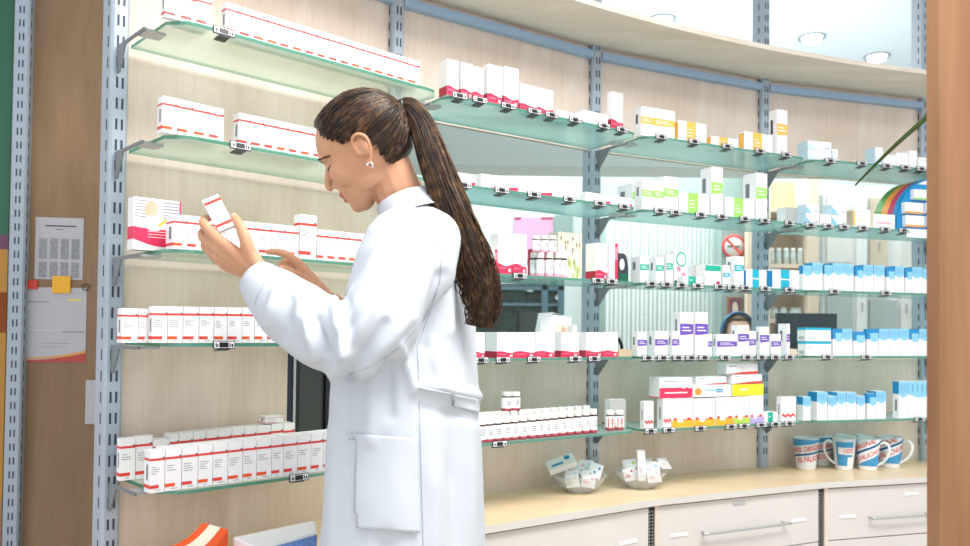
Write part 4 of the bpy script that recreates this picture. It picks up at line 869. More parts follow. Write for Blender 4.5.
# ------------------------------------------------------------------ plant behind the near screen: one leaf reaches into view
r = empty('potted_plant', T(1.10, 1.72, 0)); tag(r, 'potted plant behind the wooden screen with one long leaf reaching out', 'plant')
MB().lathe([(0.001, 0), (0.11, 0), (0.15, 0.26), (0.16, 0.27), (0.145, 0.28), (0.135, 0.24), (0.001, 0.24)], 28).build('pot', 'terracotta', r)
MB().tube(smooth_curve([(0, 0, 0.2), (0.02, 0.01, 0.8), (0, 0, 1.4), (0.01, 0, 1.75)], 6), 0.02, 10).build('stem', 'kraft', r)
def leaf(pts, wd):
    pts = smooth_curve(pts, 6); n = len(pts); mb = MB(); vs = []
    for q, p in enumerate(pts):
        t = (pts[min(q+1, n-1)] - pts[max(q-1, 0)]).normalized(); s_ = t.cross(Vector((0.2, -1, 0.2))).normalized(); k = q/(n-1); w = wd*(min(1, 0.4+k*3) if k < 0.25 else (1-((k-0.25)/0.75)**1.3)) + 0.0006
        vs += [p - s_*w, p + Vector((0, 0.003, -0.002)), p + s_*w]
    mb.add(vs, [[3*q+k, 3*q+k+1, 3*q+k+4, 3*q+k+3] for q in range(n-1) for k in (0, 1)], 0, True)
    o = mb.build('leaf', 'leaf', r); sd = o.modifiers.new('thick', 'SOLIDIFY'); sd.thickness = 0.0012
O = Vector((1.10, 1.72, 0))
leaf([Vector((0.01, 0, 1.72)), at(945, 100, 1.72)-O, at(926, 118, 1.72)-O, at(900, 141, 1.70)-O, at(878, 162, 1.69)-O, at(855.5, 185, 1.67)-O], 0.0048)
for a in range(7):
    th = -0.55 + a*0.3; leaf([Vector((0.01, 0, 1.70-0.03*a)), Vector((0.12*cos(th), 0.12*sin(th), 1.9-0.04*a)), Vector((0.27*cos(th), 0.27*sin(th), 1.9-0.05*a)), Vector((0.4*cos(th), 0.4*sin(th), 1.72-0.05*a))], 0.016)

# ------------------------------------------------------------------ ceiling lights and the room behind the glass
for i, (px, py) in enumerate(((662, 19), (812, 37), (877, 56), (720, -8))):
    p = on_z(px, py, CEIL); r = empty('downlight', T(p.x, p.y, CEIL)); tag(r, 'round recessed downlight in the white ceiling, %s' % ['left above the canopy', 'middle above the canopy', 'lowest at right above the canopy', 'near the fourth post'][i], 'ceiling light', 'ceiling downlights')
    MB().lathe([(0.062, -0.001), (0.086, -0.012), (0.09, -0.001)], 28).build('ring', 'ring', r); MB().lathe([(0.064, -0.002), (0.056, -0.03), (0.001, -0.034)], 24).build('lens', 'lamp', r)
MB().box((-1.6, 4.5, CZ+0.94), (4.1, 4.8, CZ+1.22)).build('trim_1', 'wall_paint', kind='structure')
def backbox(name, x0, y0, x1, y1, D, dp, m, label=None, cat=None, parent=None, floor=False):
    a, b_ = at(x0, y0, D), at(x1, y1, D); z0 = 0.0 if floor else b_.z
    o = MB().box((a.x, D, z0), (b_.x, D+dp, a.z)).build(name, m, parent)
    if label: tag(o, label, cat)
    return o
backbox('wall_column', 722, 120, 746, 400, 5.3, 0.3, 'grey_teal', floor=True)['kind'] = 'structure'
backbox('wall_strip', 748, 120, 757, 400, 5.2, 0.06, 'tan', floor=True)['kind'] = 'structure'
c = at(735.5, 246, 5.25); r = empty('no_smoking_sign', T(c.x, 5.285, c.z) @ RX(PI/2)); tag(r, 'round red no smoking sign on the grey column in the back room', 'sign')
MB().lathe([(0.001, 0.002), (0.066, 0.002), (0.066, -0.002), (0.001, -0.002)], 32).build('disc', 'white', r)
MB().lathe([(0.066, 0.005), (0.08, 0.005), (0.08, -0.004), (0.066, -0.004), (0.066, 0.005)], 32).build('ring', 'red', r)
MB().box((-0.07, -0.008, 0.003), (0.07, 0.008, 0.006), 0, RZ(-0.8)).build('slash', 'red', r); MB().box((-0.045, -0.006, 0.0025), (0.04, 0.006, 0.004)).build('cigarette', 'inkdark', r)
a, b_ = at(728, 297, 5.28), at(742, 316, 5.28); r = empty('picture_frame', T((a.x+b_.x)/2, 5.28, b_.z)); tag(r, 'small dark picture with an arch on the grey column', 'picture'); w2, h2 = (b_.x-a.x)/2, a.z-b_.z
MB().box((-w2, 0, 0), (w2, 0.02, h2)).build('frame', 'terracotta', r); mb = MB(); panel_mesh(mb, -w2*0.75, h2*0.1, w2*0.75, h2*0.9, -0.001, 0); mb.poly([(w2*0.4*cos(t*PI/8), -0.002, h2*0.4+h2*0.35*sin(t*PI/8)) for t in range(9)] + [(-w2*0.4, -0.002, h2*0.12), (w2*0.4, -0.002, h2*0.12)], 1); mb.build('print', ['poster_purple', 'tan'], r)
# vertical blind
r = empty('vertical_blind', T(0, 5.45, 0)); tag(r, 'white vertical blind behind the glass of the third bay', 'blind')
a, b_ = at(606, 205, 5.45), at(722, 372, 5.45); n = 27; mb = MB()
for q in range(n):
    x = a.x + (b_.x-a.x)*(q+0.5)/n; mb.box((-0.0112, -0.0012, 0), (0.0112, 0.0012, a.z-b_.z+0.15), 0, T(x, 0.02*(q % 2)*0.2, b_.z-0.15) @ RZ(0.35))
mb.build('slats', 'slat', r); MB().box((a.x-0.03, -0.025, a.z), (b_.x+0.03, 0.025, a.z+0.05)).build('rail', 'white', r)
MB().box((a.x-0.05, 5.9, 0), (b_.x+0.05, 5.96, CEIL)).build('wall_blind', 'grey_teal', kind='structure')
# open jar shelving
r = empty('jar_shelf', T(at(790, 300, 5.15).x, 5.15, 0)); tag(r, 'open tan shelving with glass jars in the back room', 'shelf unit')
a, b_ = at(765, 190, 5.15), at(813, 340, 5.15); w2 = (b_.x-a.x)/2
for s in (-1, 1): MB().box((s*w2-0.04, 0, 0), (s*w2+0.03, 0.26, a.z+0.1)).build('side', 'tan', r)
MB().box((-w2, 0.24, 0), (w2, 0.26, a.z+0.1)).build('back', 'kraft', r)
SZ = [at(790, 264, 5.15).z, at(790, 319, 5.15).z, at(790, 208, 5.15).z, 0.5, 0.1]
for z in SZ: MB().box((-w2+0.03, 0.005, z-0.025), (w2-0.04, 0.24, z)).build('board', 'tan', r)
for i, (px, z) in enumerate([(771.5, SZ[0]), (778.5, SZ[0]), (786, SZ[0]), (793, SZ[0]), (800, SZ[0]), (774, SZ[1]), (783, SZ[1]), (793, SZ[1]), (798, SZ[1])]):
    R = 0.019 if i < 5 else 0.026; H = 0.11 if i < 5 else 0.075
    j = MB().lathe([(0.001, 0), (R, 0), (R, H*0.72), (R*0.7, H*0.82), (R*0.72, H*0.84)], 16).build('glass_jar', 'jarglass', M=T(at(px, 264, 5.23).x, 5.23, z+0.0006)); MB().lathe([(R*0.8, H*0.84), (R*0.8, H), (0.001, H)], 16).build('lid', 'white' if i < 5 else 'greybox', j)
    tag(j, 'small glass jar, %s from left on the %s board of the back room shelving' % (ORD[i] if i < 5 else ORD[i-5], 'upper' if i < 5 else 'lower'), 'jar', 'jars on the back room shelving')
# tall cupboards
def cupboard(x0, x1, D, parts, label):
    a, b_ = at(x0, 185, D), at(x1, 185, D); r = empty('tall_cupboard', T((a.x+b_.x)/2, D, 0)); tag(r, label, 'cupboard'); w2 = (b_.x-a.x)/2; z = a.z
    MB().box((-w2, 0.02, 0), (w2, 0.2, z)).build('carcass', 'white', r)
    for p0, p1, m, q0, q1 in parts:
        xa, xb = at(p0, 200, D).x-(a.x+b_.x)/2, at(p1, 200, D).x-(a.x+b_.x)/2; za, zb = at(p0, q1, D).z, at(p0, q0, D).z
        d = MB().box((xa, 0, max(0.05, za)), (xb, 0.019, zb)).build('door', m, r); MB().box(((xa+xb)/2-0.004, -0.012, (za+zb)/2-0.03), ((xa+xb)/2+0.004, 0, (za+zb)/2+0.03)).build('handle', 'steel', d)
cupboard(816, 868, 5.2, [(817, 823, 'greypanel', 195, 420), (827, 853, 'offwhite', 195, 262), (827, 853, 'greypanel', 266, 420), (857, 867, 'white', 195, 420)], 'white and grey tall cupboard behind the right bay')
cupboard(869, 930, 5.25, [(870, 888, 'tan', 198, 296), (870, 898, 'greypanel', 300, 420), (901, 911, 'offwhite', 198, 420), (914, 928, 'white', 198, 420)], 'tall cupboard with cream door behind the right bay')
# desks and monitors
def desk(x0, x1, y0, y1, z, label):
    r = empty('office_desk', T((x0+x1)/2, (y0+y1)/2, 0)); tag(r, label, 'desk'); a, c = (x1-x0)/2, (y1-y0)/2
    MB().box((-a, -c, z-0.03), (a, c, z)).build('desk_top', 'tan', r)
    for sx in (-1, 1):
        for sy in (-1, 1): MB().box((sx*a*0.92-0.02, sy*c*0.85-0.02, 0), (sx*a*0.92+0.02, sy*c*0.85+0.02, z-0.0305)).build('leg', 'steel', r)
desk(1.5, 2.4, 3.86, 4.3, 0.74, 'tan desk behind the glass under the dark wide monitor'); desk(-0.1, 0.62, 4.4, 5.1, 0.74, 'tan desk behind the glass under the narrow black monitor')
def monitor(x0, x1, y0, y1, D, z, rot, label, m='navy'):
    a, b_ = at(x0, y0, D), at(x1, y1, D); cx = (a.x+b_.x)/2; W = (b_.x-a.x)/2
    if rot: W = 0.2
    r = empty('monitor', T(cx, D, z) @ RZ(rot)); tag(r, label, 'monitor')
    MB().box((-W, -0.012, b_.z-z), (W, 0.012, a.z-z)).box((-W*0.7, 0.012, b_.z-z+0.02), (W*0.7, 0.03, a.z-z-0.02)).build('screen_housing', m, r)
    MB().box((-0.02, 0.0, 0.008), (0.02, 0.03, b_.z-z+0.03)).build('stand', 'black', r); MB().box((-0.1, -0.08, 0.0005), (0.1, 0.1, 0.008)).build('base', 'black', r)
monitor(776, 836, 313, 352, 4.1, 0.74, 0, 'wide dark blue monitor behind the glass, right of the fourth post')
monitor(523, 544, 312, 352, 4.7, 0.74, 1.05, 'narrow black monitor seen at an angle behind the second bay', 'black')
# back wall window with shrubs outside, pink notice
backbox('pink_wall_sign', 514, 217, 553, 262, 6.57, 0.02, 'pinkpale', 'pale pink notice on the back wall above the pill bottles', 'notice')
for q, (x0, x1) in enumerate(((514, 521), (541, 553))): backbox('red_strip', x0, 217, x1, 219.5, 6.565, 0.004, 'magenta', parent=bpy.data.objects['pink_wall_sign'])
backbox('grey_wall_sign', 554, 215, 572, 238, 6.57, 0.02, 'grey_teal', 'small grey green notice on the back wall beside the pink one', 'notice')
# ------------------------------------------------------------------ the woman in the white coat
from mathutils.bvhtree import BVHTree
def skinmat(name, col, lip=False):
    m = mat(name, col, 0.48, spec=0.4, grain=0.05, gscale=60); p = m.node_tree.nodes['Principled BSDF']
    p.inputs['Subsurface Weight'].default_value = 0.12; p.inputs['Subsurface Radius'].default_value = (0.012, 0.005, 0.003); p.inputs['Subsurface Scale'].default_value = 0.6
    return m
skinmat('skin', (203, 151, 118)); skinmat('lip', (184, 104, 92)); skinmat('nail', (226, 174, 154)); skinmat('skin_back', (222, 180, 156))
mat('coat', (200, 206, 214), 0.75, spec=0.2, bump=0.12, gscale=900); mat('coat_seam', (150, 162, 182), 0.8); mat('trousers', (60, 66, 82), 0.8); mat('shoe', (232, 232, 234), 0.5); mat('silver', (226, 226, 230), 0.2, 0.9)
def hairmat(name, c1, c2, c3, rough=0.42):
    m = bpy.data.materials.new(name); m.use_nodes = True; MATS[name] = m; nt = m.node_tree; p = nt.nodes['Principled BSDF']; L = nt.links.new
    p.inputs['Roughness'].default_value = rough; p.inputs['Specular IOR Level'].default_value = 0.32
    tc = nt.nodes.new('ShaderNodeTexCoord'); nz = nt.nodes.new('ShaderNodeTexNoise'); nz.inputs['Scale'].default_value = 55; nz.inputs['Detail'].default_value = 3
    r = nt.nodes.new('ShaderNodeValToRGB'); e = r.color_ramp.elements; e[0].position = 0.3; e[0].color = rgb(*c1); e[1].position = 0.72; e[1].color = rgb(*c3); k = e.new(0.5); k.color = rgb(*c2)
    L(tc.outputs['Object'], nz.inputs['Vector']); L(nz.outputs['Fac'], r.inputs['Fac']); L(r.outputs['Color'], p.inputs['Base Color'])
hairmat('hair', (46, 30, 19), (80, 55, 35), (124, 92, 60)); hairmat('hair_dark', (27, 18, 12), (44, 30, 20), (66, 46, 31))

def remesh(me, voxel, smooth_it=3, sm=0.5):
    o = bpy.data.objects.new('tmp', me); COL.objects.link(o)
    r = o.modifiers.new('r', 'REMESH'); r.mode = 'VOXEL'; r.voxel_size = voxel; r.use_smooth_shade = True
    s = o.modifiers.new('s', 'SMOOTH'); s.factor = sm; s.iterations = smooth_it
    dg = bpy.context.evaluated_depsgraph_get(); out = bpy.data.meshes.new_from_object(o.evaluated_get(dg))
    bpy.data.objects.remove(o); return out

HO = at(362, 153, 1.66)                              # between the ears
HF = Vector((-0.993, 0.11, 0)).normalized(); HL = Vector((HF.y*1.0, -HF.x*1.0, 0)) * -1
HL = Vector((-HF.y, HF.x, 0))                        # towards the left ear
tilt = math.radians(28)
hx = HF*cos(tilt) + Vector((0, 0, -1))*sin(tilt); hz = HF*sin(tilt) + Vector((0, 0, 1))*cos(tilt)
roll = math.radians(11); HL, hz = HL*cos(roll) - hz*sin(roll), hz*cos(roll) + HL*sin(roll)
HM = Matrix(((hx.x, HL.x, hz.x, HO.x), (hx.y, HL.y, hz.y, HO.y), (hx.z, HL.z, hz.z, HO.z), (0, 0, 0, 1)))
def interp(tab, z):
    if z <= tab[0][0]: return tab[0][1]
    for (a, va), (b_, vb) in zip(tab, tab[1:]):
        if z <= b_:
            t = (z-a)/(b_-a); t = t*t*(3-2*t)*0.5 + t*0.5; return va + (vb-va)*t
    return tab[-1][1]
FRONT = [(-0.108, 0.050), (-0.104, 0.062), (-0.094, 0.0725), (-0.080, 0.0745), (-0.060, 0.079), (-0.045, 0.0815), (-0.028, 0.082), (-0.008, 0.080), (0.010, 0.0785), (0.026, 0.0845), (0.045, 0.081), (0.065, 0.074), (0.09, 0.0565), (0.100, 0.0425), (0.108, 0.025), (0.114, 0.003), (0.117, -0.018)]
BACK = [(-0.108, 0.040), (-0.104, 0.030), (-0.090, 0.012), (-0.072, -0.030), (-0.055, -0.066), (-0.035, -0.096), (0.0, -0.108), (0.033, -0.114), (0.06, -0.108), (0.085, -0.092), (0.104, -0.068), (0.112, -0.048), (0.117, -0.028)]
WID = [(-0.108, 0.010), (-0.104, 0.020), (-0.094, 0.031), (-0.08, 0.040), (-0.06, 0.052), (-0.03, 0.063), (0.0, 0.069), (0.04, 0.0735), (0.07, 0.069), (0.095, 0.052), (0.108, 0.033), (0.117, 0.008)]
def head_ring(z, e=0.0, n=44):
    xf, xb, w_ = interp(FRONT, z)+e, interp(BACK, z)-e, interp(WID, z)+e; cx, rx = (xf+xb)/2, (xf-xb)/2; out = []
    for i in range(n):
        a = 2*PI*i/n; ca, sa = cos(a), sin(a); k = 2/2.35
        X = cx + rx*math.copysign(abs(ca)**k, ca); Y = w_*math.copysign(abs(sa)**k, sa)*(1 - 0.16*max(0, ca) - 0.10*max(0, -ca))
        out.append(Vector((X, Y, z)))
    return out
zs = [-0.108 + 0.225*(0.5-0.5*cos(PI*k/30)) for k in range(31)]
mb = MB()
mb.loft([[HM @ p for p in head_ring(z)] for z in zs], 0)
def hb(c, r, M=None):                                # a ball given in head space
    R3 = HM.to_3x3().to_4x4(); mb.ball(HM @ Vector(c), r, 0, 16, R3 if M is None else R3 @ M)
def ht(pts, rad, n=10): mb.tube([HM @ Vector(p) for p in pts], rad, n, round_ends=True)
ht([(0.072, 0, 0.016), (0.0775, 0, 0.004), (0.0865, 0, -0.010), (0.0955, 0, -0.024), (0.0950, 0, -0.031)], [0.0075, 0.0070, 0.0078, 0.0085, 0.0082])
for s in (-1, 1):
    hb((0.0795, s*0.0105, -0.0335), (0.0105, 0.0062, 0.0068))
    hb((0.070, s*0.030, 0.026), (0.011, 0.021, 0.007)); hb((0.044, s*0.037, -0.020), (0.032, 0.023, 0.034)); hb((0.0625, s*0.031, 0.0075), (0.0125, 0.0145, 0.0115))
    hb((0.008, s*0.042, -0.050), (0.040, 0.013, 0.028))
hb((0.0775, 0, -0.0565), (0.0078, 0.021, 0.0062)); hb((0.0745, 0, -0.0695), (0.0078, 0.018, 0.0064)); hb((0.0585, 0, -0.092), (0.017, 0.02, 0.014)); hb((0.074, 0, -0.046), (0.009, 0.012, 0.010))
for s in (-1, 1):                                    # ears
    E0 = Vector((-0.013, s*0.0715, -0.006))
    hb(E0 + Vector((-0.003, s*-0.001, 0.006)), (0.013, 0.0045, 0.021), Matrix.Rotation(0.15, 4, 'Y'))
    rim = [E0 + Vector((0.010, s*0.002, -0.004)), E0 + Vector((0.012, s*0.004, 0.016)), E0 + Vector((0.006, s*0.008, 0.030)), E0 + Vector((-0.008, s*0.010, 0.032)), E0 + Vector((-0.019, s*0.011, 0.020)), E0 + Vector((-0.018, s*0.010, 0.002)), E0 + Vector((-0.010, s*0.007, -0.016)), E0 + Vector((-0.002, s*0.004, -0.027))]
    ht([tuple(p) for p in smooth_curve(rim, 4)], 0.0038, 8); hb(E0 + Vector((0.0, s*0.004, -0.026)), (0.007, 0.0045, 0.008)); hb(E0 + Vector((0.013, s*0.001, 0.0)), (0.004, 0.004, 0.007))
# neck and trunk, inside the coat
def chain(pts, rad, n=14): mb.tube(smooth_curve(pts, 4), [r for i in range(len(rad)-1) for r in [rad[i] + (rad[i+1]-rad[i])*k/4 for k in range(4)]] + [rad[-1]], n, round_ends=True)
chain([at(384, 158, 1.665), at(394, 182, 1.67), at(406, 210, 1.68), at(414, 245, 1.685)], [0.050, 0.050, 0.054, 0.058])
HIP = at(408, 470, 1.685); FD = Vector((-0.92, 0.39, 0)).normalized(); LD = Vector((-FD.y, FD.x, 0))
chain([at(416, 262, 1.69), at(416, 310, 1.69), at(410, 390, 1.69), HIP], [0.068, 0.082, 0.082, 0.09])
for s in (1, -1):
    sh = at(420, 250, 1.69) + LD*0.115*s; chain([at(416, 246, 1.69), sh], [0.05, 0.042])
    hp = HIP + LD*0.085*s; kn = Vector((hp.x, hp.y, 0.47)) + FD*0.03 - LD*0.01*s; an = Vector((hp.x, hp.y, 0.085)) - FD*0.02
    chain([hp, hp.lerp(kn, 0.5), kn, kn.lerp(an, 0.4), an], [0.085, 0.072, 0.052, 0.048, 0.034]); mb.tube([an + Vector((0, 0, -0.045)), an + FD*0.09 + Vector((0, 0, -0.055)), an + FD*0.16 + Vector((0, 0, -0.06))], [0.032, 0.03, 0.02], 12, round_ends=True)
# left arm (near) and hand, px + depth
LSH, LEL, LWR = at(424, 246, 1.565), at(350, 346, 1.475), at(264, 278, 1.555)
chain([LSH, LSH.lerp(LEL, 0.5), LEL], [0.048, 0.043, 0.036]); chain([LEL, LEL.lerp(LWR, 0.35), LEL.lerp(LWR, 0.8), LWR], [0.036, 0.038, 0.028, 0.025])
def finger(pts, rad): mb.tube(smooth_curve([at(*p) for p in pts], 4), [rad[0] + (rad[1]-rad[0])*k/(4*(len(pts)-1)) for k in range(4*(len(pts)-1)+1)], 12, round_ends=True)
def palm(w_, ks, rad): 
    for k in ks: finger([w_, tuple((a+b_)/2 for a, b_ in zip(w_, k)), k], rad)
W = (263, 277, 1.555)
palm(W, [(222, 243, 1.548), (219, 250, 1.556), (219, 257, 1.566), (224, 264, 1.578)], (0.0195, 0.0125)); palm((262, 274, 1.552), [(246, 246, 1.543)], (0.018, 0.0125)); palm((250, 268, 1.556), [(232, 252, 1.560)], (0.019, 0.014))
finger([(222, 243, 1.548), (205.5, 226.5, 1.567), (204.0, 220, 1.588), (209.5, 217.8, 1.601)], (0.0112, 0.0075))
finger([(219, 250, 1.556), (203.5, 238, 1.578), (204, 231, 1.596), (213, 230, 1.608)], (0.0112, 0.0078))
finger([(219, 257, 1.566), (206, 248, 1.592), (207, 241, 1.61), (216, 238, 1.616)], (0.0108, 0.0075))
finger([(224, 264, 1.578), (213.5, 257, 1.602), (214, 250, 1.618), (222, 247, 1.622)], (0.0098, 0.0068))
finger([(252, 262, 1.548), (246.5, 243, 1.538), (240.5, 227, 1.542), (234.0, 216.5, 1.560)], (0.0145, 0.0082))
# right arm (far) and pointing hand
RSH, REL, RWR = at(418, 248, 1.81), at(378, 345, 1.86), at(330, 302, 1.795)
chain([RSH, RSH.lerp(REL, 0.5), REL], [0.048, 0.043, 0.036]); chain([REL, REL.lerp(RWR, 0.35), REL.lerp(RWR, 0.8), RWR], [0.036, 0.038, 0.028, 0.025])
W = (329, 301, 1.795)
palm(W, [(297, 262.5, 1.778), (294, 268.5, 1.79), (296, 274, 1.80), (299, 279, 1.81)], (0.0195, 0.012)); palm((322, 296, 1.79), [(304, 281, 1.772)], (0.018, 0.0125)); palm((315, 286, 1.79), [(304, 272, 1.79)], (0.018, 0.016))
finger([(297, 262.5, 1.778), (286, 254.5, 1.772), (276, 252, 1.772), (268.5, 251.8, 1.774)], (0.0108, 0.0068))
finger([(294, 268.5, 1.79), (283.5, 262.5, 1.797), (285, 270.5, 1.806), (292, 273.5, 1.81)], (0.0108, 0.0075))
finger([(296, 274, 1.80), (286, 270, 1.812), (288, 277, 1.82), (295, 279, 1.82)], (0.0104, 0.0074))
finger([(299, 279, 1.81), (291, 277.5, 1.822), (294, 283, 1.828), (300, 284, 1.826)], (0.0092, 0.0066))
finger([(319, 293, 1.778), (304, 281, 1.765), (291.5, 272.5, 1.76), (281.5, 268, 1.761)], (0.0145, 0.0080))
me = remesh(mb.mesh('body', ['skin', 'lip', 'nail']), 0.0024, 4, 0.5)
woman = bpy.data.objects.new('person', me); COL.objects.link(woman)
while len(me.materials) < 3: me.materials.append(None)
for i, m in enumerate(('skin', 'lip', 'nail')): me.materials[i] = MATS[m]
HI = HM.inverted(); nails = [(at(281.5, 267.2, 1.753), 0.0058), (at(234, 216.0, 1.554), 0.005)]
for p in me.polygons:
    c = p.center; l = HI @ c; p.material_index = 0; p.use_smooth = True
    if l.x > 0.066 and abs(l.y) < 0.021 and -0.0755 < l.z < -0.0510 and l.x > 0.0735 + 0.10*(abs(l.y)-0.01): p.material_index = 1
    for q, r in nails:
        if (c-q).length < r: p.material_index = 2
tag(woman, 'woman in a long white coat with brown ponytail, looking at a small box', 'person')
def child(o): o.parent = woman; return o

# hair: cap, combed strands, ponytail
HLINE = [(-0.2, -0.088), (-0.067, -0.088), (-0.042, -0.064), (-0.035, -0.018), (-0.026, 0.024), (-0.006, 0.027), (0.012, 0.018), (0.034, 0.036), (0.049, 0.052), (0.058, 0.076), (0.0615, 0.090), (0.066, 0.125), (0.2, 0.2)]
def hairy(p): return p.z > interp(HLINE, p.x)
C0 = Vector((-0.02, 0, 0.02)); rings = [[C0 + (p-C0)*1.064 for p in head_ring(z, 0, 72)] for z in [-0.10 + 0.217*(0.5-0.5*cos(PI*k/46)) for k in range(47)]]
mb = MB(); n = 72
vs = [p for r in rings for p in r]; fs = []
for k in range(46):
    for i in range(n):
        f = [k*n+i, k*n+(i+1) % n, (k+1)*n+(i+1) % n, (k+1)*n+i]
        if all(hairy(vs[q]) for q in f): fs.append(f)
fs.append([46*n+i for i in range(n)])
mb.add([HM @ v for v in vs], fs, 0, True)
cap = child(mb.build('hair', ['hair_dark', 'hair']))
capb = BVHTree.FromPolygons([tuple(v) for v in vs], fs)
full = BVHTree.FromPolygons([tuple(v) for v in vs], [[k*n+i, k*n+(i+1) % n, (k+1)*n+(i+1) % n, (k+1)*n+i] for k in range(46) for i in range(n)] + [[46*n+i for i in range(n)]])
TIE = Vector((-0.119, 0, 0.052)); C0 = Vector((-0.02, 0, 0.02)); rn = random.Random(5); mb = MB()
starts = []
for s in (-1, 1):
    for q in range(170):
        x = -0.085 + 0.15*rn.random(); z = interp(HLINE, x) + 0.002 + (rn.random()**2)*0.05; starts.append((x, s, z))
for q in range(150): starts.append((0.055 - 0.10*rn.random(), 0, 0.093 + 0.02*rn.random()))
for x, s, z in starts:
    y = s*0.075 if s else (rn.random()-0.5)*0.10
    d0 = (Vector((x, y, z)) - C0).normalized(); d1 = (TIE + Vector((0, (rn.random()-0.5)*0.03, (rn.random()-0.5)*0.03)) - C0).normalized(); pts = []
    for k in range(13):
        t = k/12; om = math.acos(max(-1, min(1, d0.dot(d1)))); d = (d0*sin((1-t)*om) + d1*sin(t*om))/max(1e-6, sin(om)); d.z += 0.03*sin(PI*t)*(t if s == 0 else 0.3); d.normalize()
        h_ = full.ray_cast(C0, d)[0]
        if h_ is None: break
        if k == 0 and not hairy(h_): break
        pts.append(HM @ (h_ + d*(0.0004 + 0.0016*rn.random()*(0.3+t))))
    if len(pts) > 8: mb.tube(pts, [0.0010 + 0.0007*sin(PI*k/len(pts)) for k in range(len(pts))], 4, 1 if rn.random() < 0.36 else 0)
child(mb.build('hair_strands', ['hair_dark', 'hair']))
PT = [(402, 108, 1.652, 8), (410, 108, 1.648, 10), (421, 124, 1.640, 12), (431, 150, 1.630, 14.5), (442, 182, 1.622, 16), (453, 210, 1.617, 17), (464, 238, 1.614, 17.5), (473, 264, 1.614, 18.5), (480, 288, 1.614, 18), (482, 308, 1.612, 14), (479, 327, 1.612, 7)]
path = smooth_curve([at(*p[:3]) for p in PT], 5); rad = []
for i in range(len(PT)-1): rad += [(PT[i][3] + (PT[i+1][3]-PT[i][3])*k/5)/487 for k in range(5)]
rad.append(PT[-1][3]/487)
mb = MB(); mb.tube(path, [r*0.86 for r in rad], 14, 0, 0.62, up=(0, 1, 0))
for q in range(330):
    a = 2*PI*rn.random(); k0 = 0.75 + 0.3*rn.random(); ph, fr, am = rn.random()*6, 2.5+2*rn.random(), 0.0035+0.004*rn.random(); pts = []
    st = rn.randrange(0, 10) if rn.random() < 0.3 else 0; en = len(path) - (rn.randrange(0, 14) if rn.random() < 0.6 else 0)
    tw = (rn.random()-0.5)*1.6
    for i in range(st, en):
        t = i/(len(path)-1); aa = a + tw*t; tg = (path[min(i+1, len(path)-1)] - path[max(i-1, 0)]).normalized(); sx = tg.cross(Vector((0, 1, 0))).normalized()
        pts.append(path[i] + sx*(rad[i]*k0*cos(aa) + am*t*t*2.4*sin(fr*2*PI*t+ph)) + Vector((0, 1, 0))*(rad[i]*0.64*k0*sin(aa)))
    if len(pts) > 4: mb.tube(pts, [0.0014*(1-0.55*(k/len(pts))) for k in range(len(pts))], 4, 1 if rn.random() < 0.62 else 0)
child(mb.build('ponytail', ['hair_dark', 'hair']))
tg = (path[3]-path[0]).normalized(); mb = MB(); mb.tube([path[1]-tg*0.006, path[1]+tg*0.006], [0.019, 0.019], 16, flat=0.9, up=(0, 1, 0)); child(mb.build('hair_tie', 'black'))
# brows, lashes, earring
bb = BVHTree.FromPolygons([tuple(v.co) for v in me.vertices], [list(p.vertices) for p in me.polygons])
def on_face(x, y, z, e=0.0006):
    o_ = HM @ Vector((x+0.1, y*1.25, z)); d = (HM @ Vector((x, y, z)) - o_).normalized(); h_ = bb.ray_cast(o_, d)[0]
    return (h_ if h_ is not None else HM @ Vector((x, y, z))) - d*e
mb = MB(); ml = MB()
for s in (-1, 1):
    mb.tube([on_face(0.05, s*y, z) for y, z in ((0.009, 0.0205), (0.020, 0.0250), (0.032, 0.0265), (0.043, 0.0235), (0.050, 0.0190))], [0.0020, 0.0027, 0.0026, 0.0020, 0.001], 6)
    ml.tube([on_face(0.05, s*y, z) for y, z in ((0.012, 0.0025), (0.021, -0.001), (0.030, -0.002), (0.039, -0.0005), (0.046, 0.0035))], [0.0012, 0.0020, 0.0021, 0.0017, 0.0010], 6)
    ml.tube([on_face(0.05, s*y, z) for y, z in ((0.018, 0.013), (0.026, 0.0155), (0.034, 0.0155), (0.043, 0.012))], [0.0005, 0.0006, 0.0006, 0.0005], 5)
child(mb.build('eyebrows', 'hair_dark')); child(ml.build('eyelashes', 'black'))
for s in (-1, 1):
    mb = MB(); c = Vector((-0.013, s*0.081, -0.039)); mb.tube([HM @ (c + Vector((0.0055*cos(a*PI/6), 0, 0.0055*sin(a*PI/6)))) for a in range(10)], 0.0016, 7); mb.ball(HM @ (c + Vector((0.0045, s*0.0005, 0.004))), 0.0024, 0, 10); child(mb.build('earring', 'silver'))

# the coat: trunk, sleeves and tails in one cloth surface
SEC = [(203, 398, 441, 0.062), (213, 392, 450, 0.088), (222, 384, 457, 0.132), (235, 376, 464, 0.172), (260, 366, 469.5, 0.190), (300, 352, 474, 0.190), (345, 343, 476, 0.180), (385, 337, 478, 0.180), (430, 335, 480, 0.190), (480, 332, 482, 0.198), (546, 327, 484, 0.206), (620, 320, 489, 0.216), (735, 312, 496, 0.23)]
DC = 1.675
def ring_at(y, xl, xr, b_, n=56):
    c = at((xl+xr)/2, y, DC); Wp = (xr-xl)/2/(F/DC)*0.965; a = math.sqrt(max(0.03**2, Wp*Wp - (LD.x*b_)**2))/abs(FD.x); out = []
    for i in range(n):
        th = 2*PI*i/n; ca, sa = cos(th), sin(th); k = 2/2.3
        out.append(c + FD*(a*math.copysign(abs(ca)**k, ca)) + LD*(b_*math.copysign(abs(sa)**k, sa)))
    return out
mb = MB(); rr = []
for i in range(len(SEC)-1):
    for k in range(5):
        t = k/5; rr.append(ring_at(*[SEC[i][q] + (SEC[i+1][q]-SEC[i][q])*t for q in range(4)]))
